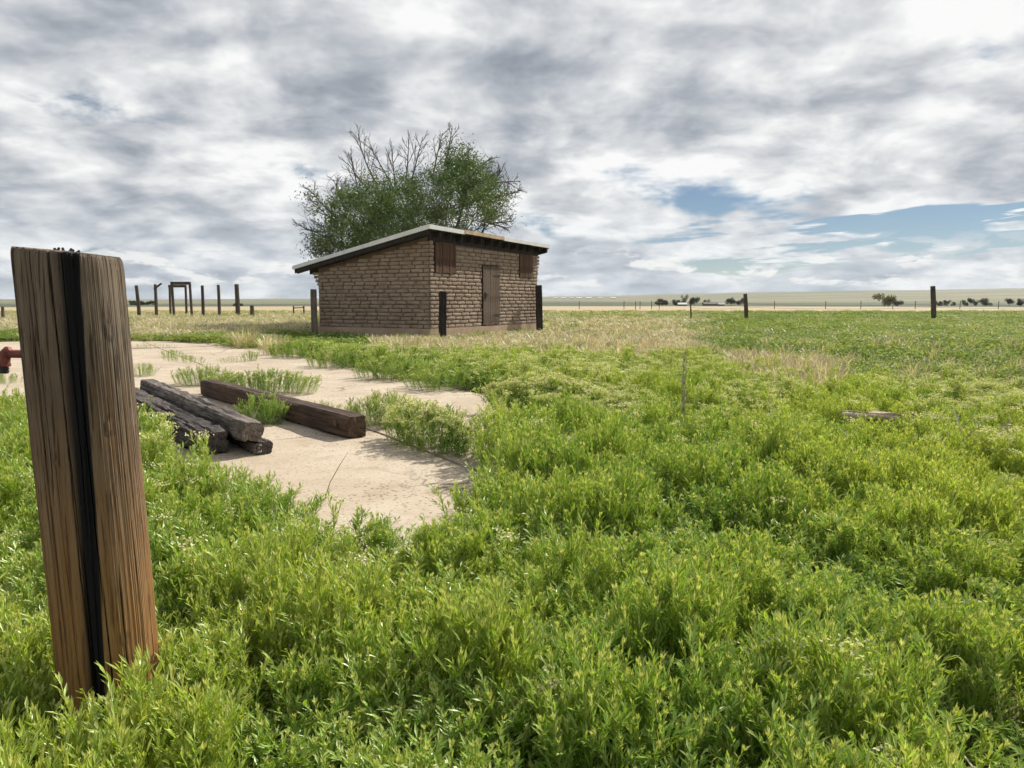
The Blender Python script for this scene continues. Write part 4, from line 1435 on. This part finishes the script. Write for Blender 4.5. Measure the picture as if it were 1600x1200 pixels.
    wP.append(np.stack([X, Y, np.full(n, -.01)], 1)[k]); wR.append(np.stack([rx * .4, ry * .4, rz], 1)[k]); wS.append(np.stack([s, s, hz], 1)[k]); wI.append((u[:, 1] * 6).astype(int)[k]); wT.append(tint[k])
    k = (sp_ == 2) & (u[:, 3] < (.6 if y0 < 20 else .8))
    s = sc * (.75 + .5 * u[:, 4]); hz = s * sc ** -.8 * (.6 + .7 * big) * (.62 if y0 >= 20 else .8) * np.where(near_shed, .6, 1)
    gP.append(np.stack([X, Y, np.full(n, -.01)], 1)[k]); gR.append(np.stack([rx * .5, ry * .5, rz], 1)[k]); gS.append(np.stack([s, s, hz], 1)[k]); gI.append((u[:, 1] * 6).astype(int)[k]); gT.append(np.clip(tint * .7 - .1, 0, 1)[k])
cat_ = np.concatenate
scatter('leafy_herbs', 'dense bright green leafy herbs with pale flower tops covering the foreground', 'herbs', C_HERB, cat_(hP), cat_(hR), cat_(hS), cat_(hI), cat_(hT))
scatter('broadleaf_weeds', 'darker green low broad-leaved weeds spreading over the middle ground', 'weeds', C_WEED, cat_(wP), cat_(wR), cat_(wS), cat_(wI), cat_(wT))
scatter('dry_grass', 'blond dry grass in patches around the shed and meadow', 'grass', C_GRASS, cat_(gP), cat_(gR), cat_(gS), cat_(gI), cat_(gT))
print('plants', sum(map(len, hP)), sum(map(len, wP)), sum(map(len, gP)))

# ------------------------------------------------------------------ single plants one can point at
def clump(name, X, Y, n, rad_x, rad_y, H, flower, label, seed, cat='weed', z=.03, Ls=1.0, rz=0.0, group=None, wid=.95):
    rr = random.Random(seed); A = MB(); tips = []; FLm = MB()
    for k in range(int(n * 3.2)):
        a, tp, fl = herb_geo(seed * 100 + k % 9, H=.34, flower=rr.random() < flower, nl=34, Ls=Ls, u0=.03, fs=1.5)
        t = 6.28 * rr.random(); q = math.sqrt(rr.random())
        ox, oy = math.cos(t) * q * rad_x, math.sin(t) * q * rad_y
        s = H / .34 * rr.uniform(.65, 1.12) * (1.05 - .35 * q)
        Mx = Matrix.Translation((ox, oy, 0)) @ Matrix.Rotation(math.atan2(oy, ox) if q > .05 else 0, 4, 'Z') @ Matrix.Rotation(.5 * q * rr.uniform(.4, 1.2), 4, 'Y') @ Matrix.Rotation(rr.uniform(0, 6.28), 4, 'Z') @ Matrix.Diagonal((s * wid, s * wid, s * .9, 1))
        Mn = np.array(Mx)
        for src, dst in ((a, A), (fl, FLm)):
            if src.n:
                Vv = np.concatenate(src.V)
                dst.add(Vv @ Mn[:3, :3].T + Mn[:3, 3], src.F)
        tips += tp
    me = two_mat_mesh(name, A, tips, FLm, M_TUFT, M_FLOWER)
    o = obj(name, me, None, (X, Y, z), (0, 0, rz))
    return tag(o, label, cat, group)
g1 = 'weeds growing out of the slab'
def cl(px, py, *a, **k):
    x, y = G(px, py); return clump('weed_tuft', x, y, *a, group=g1, **k)
cl(318, 604, 30, .42, .22, .33, .1, 'green tuft behind the grey timber, left of the brown one', 51)
cl(410, 618, 60, .75, .30, .36, .25, 'wide green tuft growing behind the brown timber', 52)
cl(411, 667, 26, .20, .13, .33, .0, 'upright green tuft in front of the brown timber', 53)
cl(505, 651, 16, .22, .12, .16, .1, 'small low tuft behind the brown timber near its end', 54)
cl(600, 668, 34, .36, .22, .36, .3, 'green weed just past the near end of the brown timber', 55)
cl(672, 703, 62, .62, .24, .40, .75, 'pale flowering weed in the middle of the slab', 56, rz=R(-50))
cl(845, 652, 60, .55, .35, .50, .65, 'pale flowering bush at the right edge of the slab', 57)
cl(478, 560, 40, .75, .55, .44, .05, 'leafy mound at the slab edge nearest the shed corner', 101, wid=1.25)
cl(545, 575, 42, .80, .55, .42, .05, 'second leafy mound along the right slab edge, counted from the shed', 102, wid=1.25)
cl(622, 594, 40, .70, .50, .42, .1, 'third leafy mound along the right slab edge, counted from the shed', 103, wid=1.25)
cl(700, 609, 36, .60, .45, .42, .2, 'fourth leafy mound along the right slab edge, left of the flowering bush', 104, wid=1.25)
cl(268, 558, 24, .75, .22, .16, .0, 'creeping weed in the diagonal slab joint, left one', 58, rz=R(-55))
cl(288, 568, 26, .7, .22, .18, .0, 'creeping weed where the slab joints cross', 59, rz=R(-35))
cl(362, 569, 12, .3, .12, .14, .0, 'small weed in the long slab joint', 60)
cl(391, 566, 10, .18, .12, .26, .0, 'little upright weed at the right of the long slab joint', 61)
cl(240, 546, 14, .6, .15, .16, .0, 'flat weed at the far end of the diagonal joint', 62)
cl(222, 590, 14, .2, .15, .26, .0, 'small weed peeking out right of the thick post', 63)
cl(8, 602, 16, .3, .2, .18, .1, 'low weed on the slab below the hydrant nozzle', 64)
def gclump(px, py, n, sp_, H, label, seed):
    x, y = G(px, py)
    m = grass_geo(seed, n, H, sp_, .006, .5, .4)
    o = obj('grass_tuft', m.mesh('grass_tuft', M_DRYT), None, (x, y, 0)); tag(o, label, 'grass', 'pale grass tufts at the slab edge')
M_DRYT = leaf_mat('dry_tuft_blade', (.62, .54, .38), (.48, .44, .27), trans=.3, gloss=.03, inst=False)
gclump(385, 545, 160, .32, .62, 'pale grass tuft at the back edge of the slab, left one', 71)
gclump(432, 556, 150, .34, .52, 'pale grass tuft at the back edge of the slab, right one', 72)
gclump(500, 520, 60, .1, .75, 'thin dry stalks beside the grey shed post', 73)

# dead stalks, twigs, kerb, stones
def twigs(name, X, Y, n, L, r, label, seed, flat=.5, mat=None, cat='twigs', z0=.02, br=2):
    rr = random.Random(seed); m = MB()
    def go(p, d, L_, r_, lev):
        pts = [p]
        for k in range(5):
            d = (d + Vector((rr.gauss(0, .22), rr.gauss(0, .22), rr.gauss(0, .18) - .03))).normalized()
            pts.append(pts[-1] + d * L_ / 5)
        m.tube(pts, [r_ * (1 - .14 * k) for k in range(6)], 5)
        if lev < br:
            for k in range(3):
                i = rr.randint(1, 4)
                go(pts[i], (d + Vector((rr.gauss(0, .7), rr.gauss(0, .7), rr.gauss(0, .5)))).normalized(), L_ * .5, r_ * .6, lev + 1)
    for k in range(n):
        a = rr.uniform(0, 6.28)
        go(Vector((rr.gauss(0, .06), rr.gauss(0, .06), z0)), Vector((math.cos(a), math.sin(a), rr.uniform(.1, 1.2) * flat)).normalized(), L * rr.uniform(.6, 1.1), r, 0)
    o = obj(name, m.mesh(name, mat or M_DEADTW), None, (X, Y, 0)); tag(o, label, cat)
    return o
x, y = G(1500, 728, .1); twigs('dead_shrub', x, y, 16, .55, .008, 'bleached dead shrub with bare tangled twigs among green plants at right', 81, .9, cat='shrub')
x, y = G(1590, 700, .1); twigs('dead_shrub', x, y, 7, .45, .007, 'second bleached dead shrub at the right edge of the photo', 82, .8, cat='shrub')
x, y = G(1430, 1150, .12); twigs('fallen_twig', x, y, 3, .42, .0045, 'bleached forked twig lying low at bottom right', 83, .25, z0=.16)
x, y = G(700, 735 + 380, .1); twigs('fallen_twig', x, y, 2, .3, .004, 'bleached twig in the herbs at bottom centre', 84, .4, z0=.12)
x, y = G(930, 785, .2); twigs('fallen_twig', x, y, 2, .25, .004, 'bleached twig sticking out of the herbs right of the slab', 85, .9, z0=.12)
x, y = G(385, 712); twigs('fallen_twig', x, y, 2, .34, .005, 'pale forked twig leaning on the end of the timber pile', 86, 1.6, z0=.04)
x, y = G(508, 786)
o = obj('thin_twig', MB().tube([(0, 0, 0), (.03, .02, .10), (.09, .05, .21), (.14, .08, .29)], [.003, .0025, .002, .001], 5).mesh('thin_twig', M_BARK), None, (x, y, .03))
tag(o, 'single thin dark twig standing at the near edge of the slab', 'twig')
rr = random.Random(3)
st = MB(); xs, ys = G(1064, 700, .05)
for k in range(4):
    q = [(rr.uniform(-.02, .02), rr.uniform(-.02, .02), 0)]
    for j in range(1, 6):
        q.append((q[0][0] * (1 - j / 6) + rr.uniform(-.012, .012) + .004 * j, rr.uniform(-.01, .01), (.96 - .14 * k) * j / 5))
    st.tube(q, [.003, .004, .003, .003, .003, .0015], 5)
st.tube([(.0, 0, .7), (.05, .0, .45), (.075, 0, .2)], [.003, .003, .002], 4)
for k in range(90):
    z = rr.uniform(.12, .9); a = rr.uniform(0, 6.28)
    st.tube([(.004, 0, z), (.004 + math.cos(a) * .016, math.sin(a) * .016, z + .02)], [.003, .002], 3)
tag(obj('dead_stalk', st.mesh('dead_stalk', M_STALK), None, (xs, ys, 0)), 'tall dry grey seed stalk standing alone in the green herbs', 'stalk')
def kerb(px0, px1, py, z, label, seed):
    x0, y0 = G(px0, py, z); x1, y1 = G(px1, py + 5, z)
    d = Vector((x1 - x0, y1 - y0, 0))
    me = timber_mesh('weathered_board', d.length, .16, .05, M_STONE, seed, .03, 30, .01)
    tag(obj('weathered_board', me, None, (x0, y0, z - .06), (R(6), 0, math.atan2(d.y, d.x))), label, 'board', 'bleached boards among the herbs')
kerb(1315, 1405, 640, .335, 'long pale board resting on the herbs at right', 91)
kerb(1412, 1470, 644, .335, 'short pale board at the right end of the long one', 92)

# ------------------------------------------------------------------ air
hz_m = bpy.data.materials.new('thin_air')
hz_m.use_nodes = True
hz_m.node_tree.nodes.clear()
hv = hz_m.node_tree.nodes.new('ShaderNodeVolumePrincipled')
hv.inputs['Color'].default_value = (.78, .86, .95, 1)
hv.inputs['Density'].default_value = 0.00006
hv.inputs['Anisotropy'].default_value = 0.2
ho = hz_m.node_tree.nodes.new('ShaderNodeOutputMaterial')
hz_m.node_tree.links.new(hv.outputs[0], ho.inputs['Volume'])
hz = obj('haze', MB().box(-6700, 6700, -6700, 6700, -64, 105).mesh('haze', hz_m))
tag(hz, kind='stuff')
hz.display_type = 'WIRE'
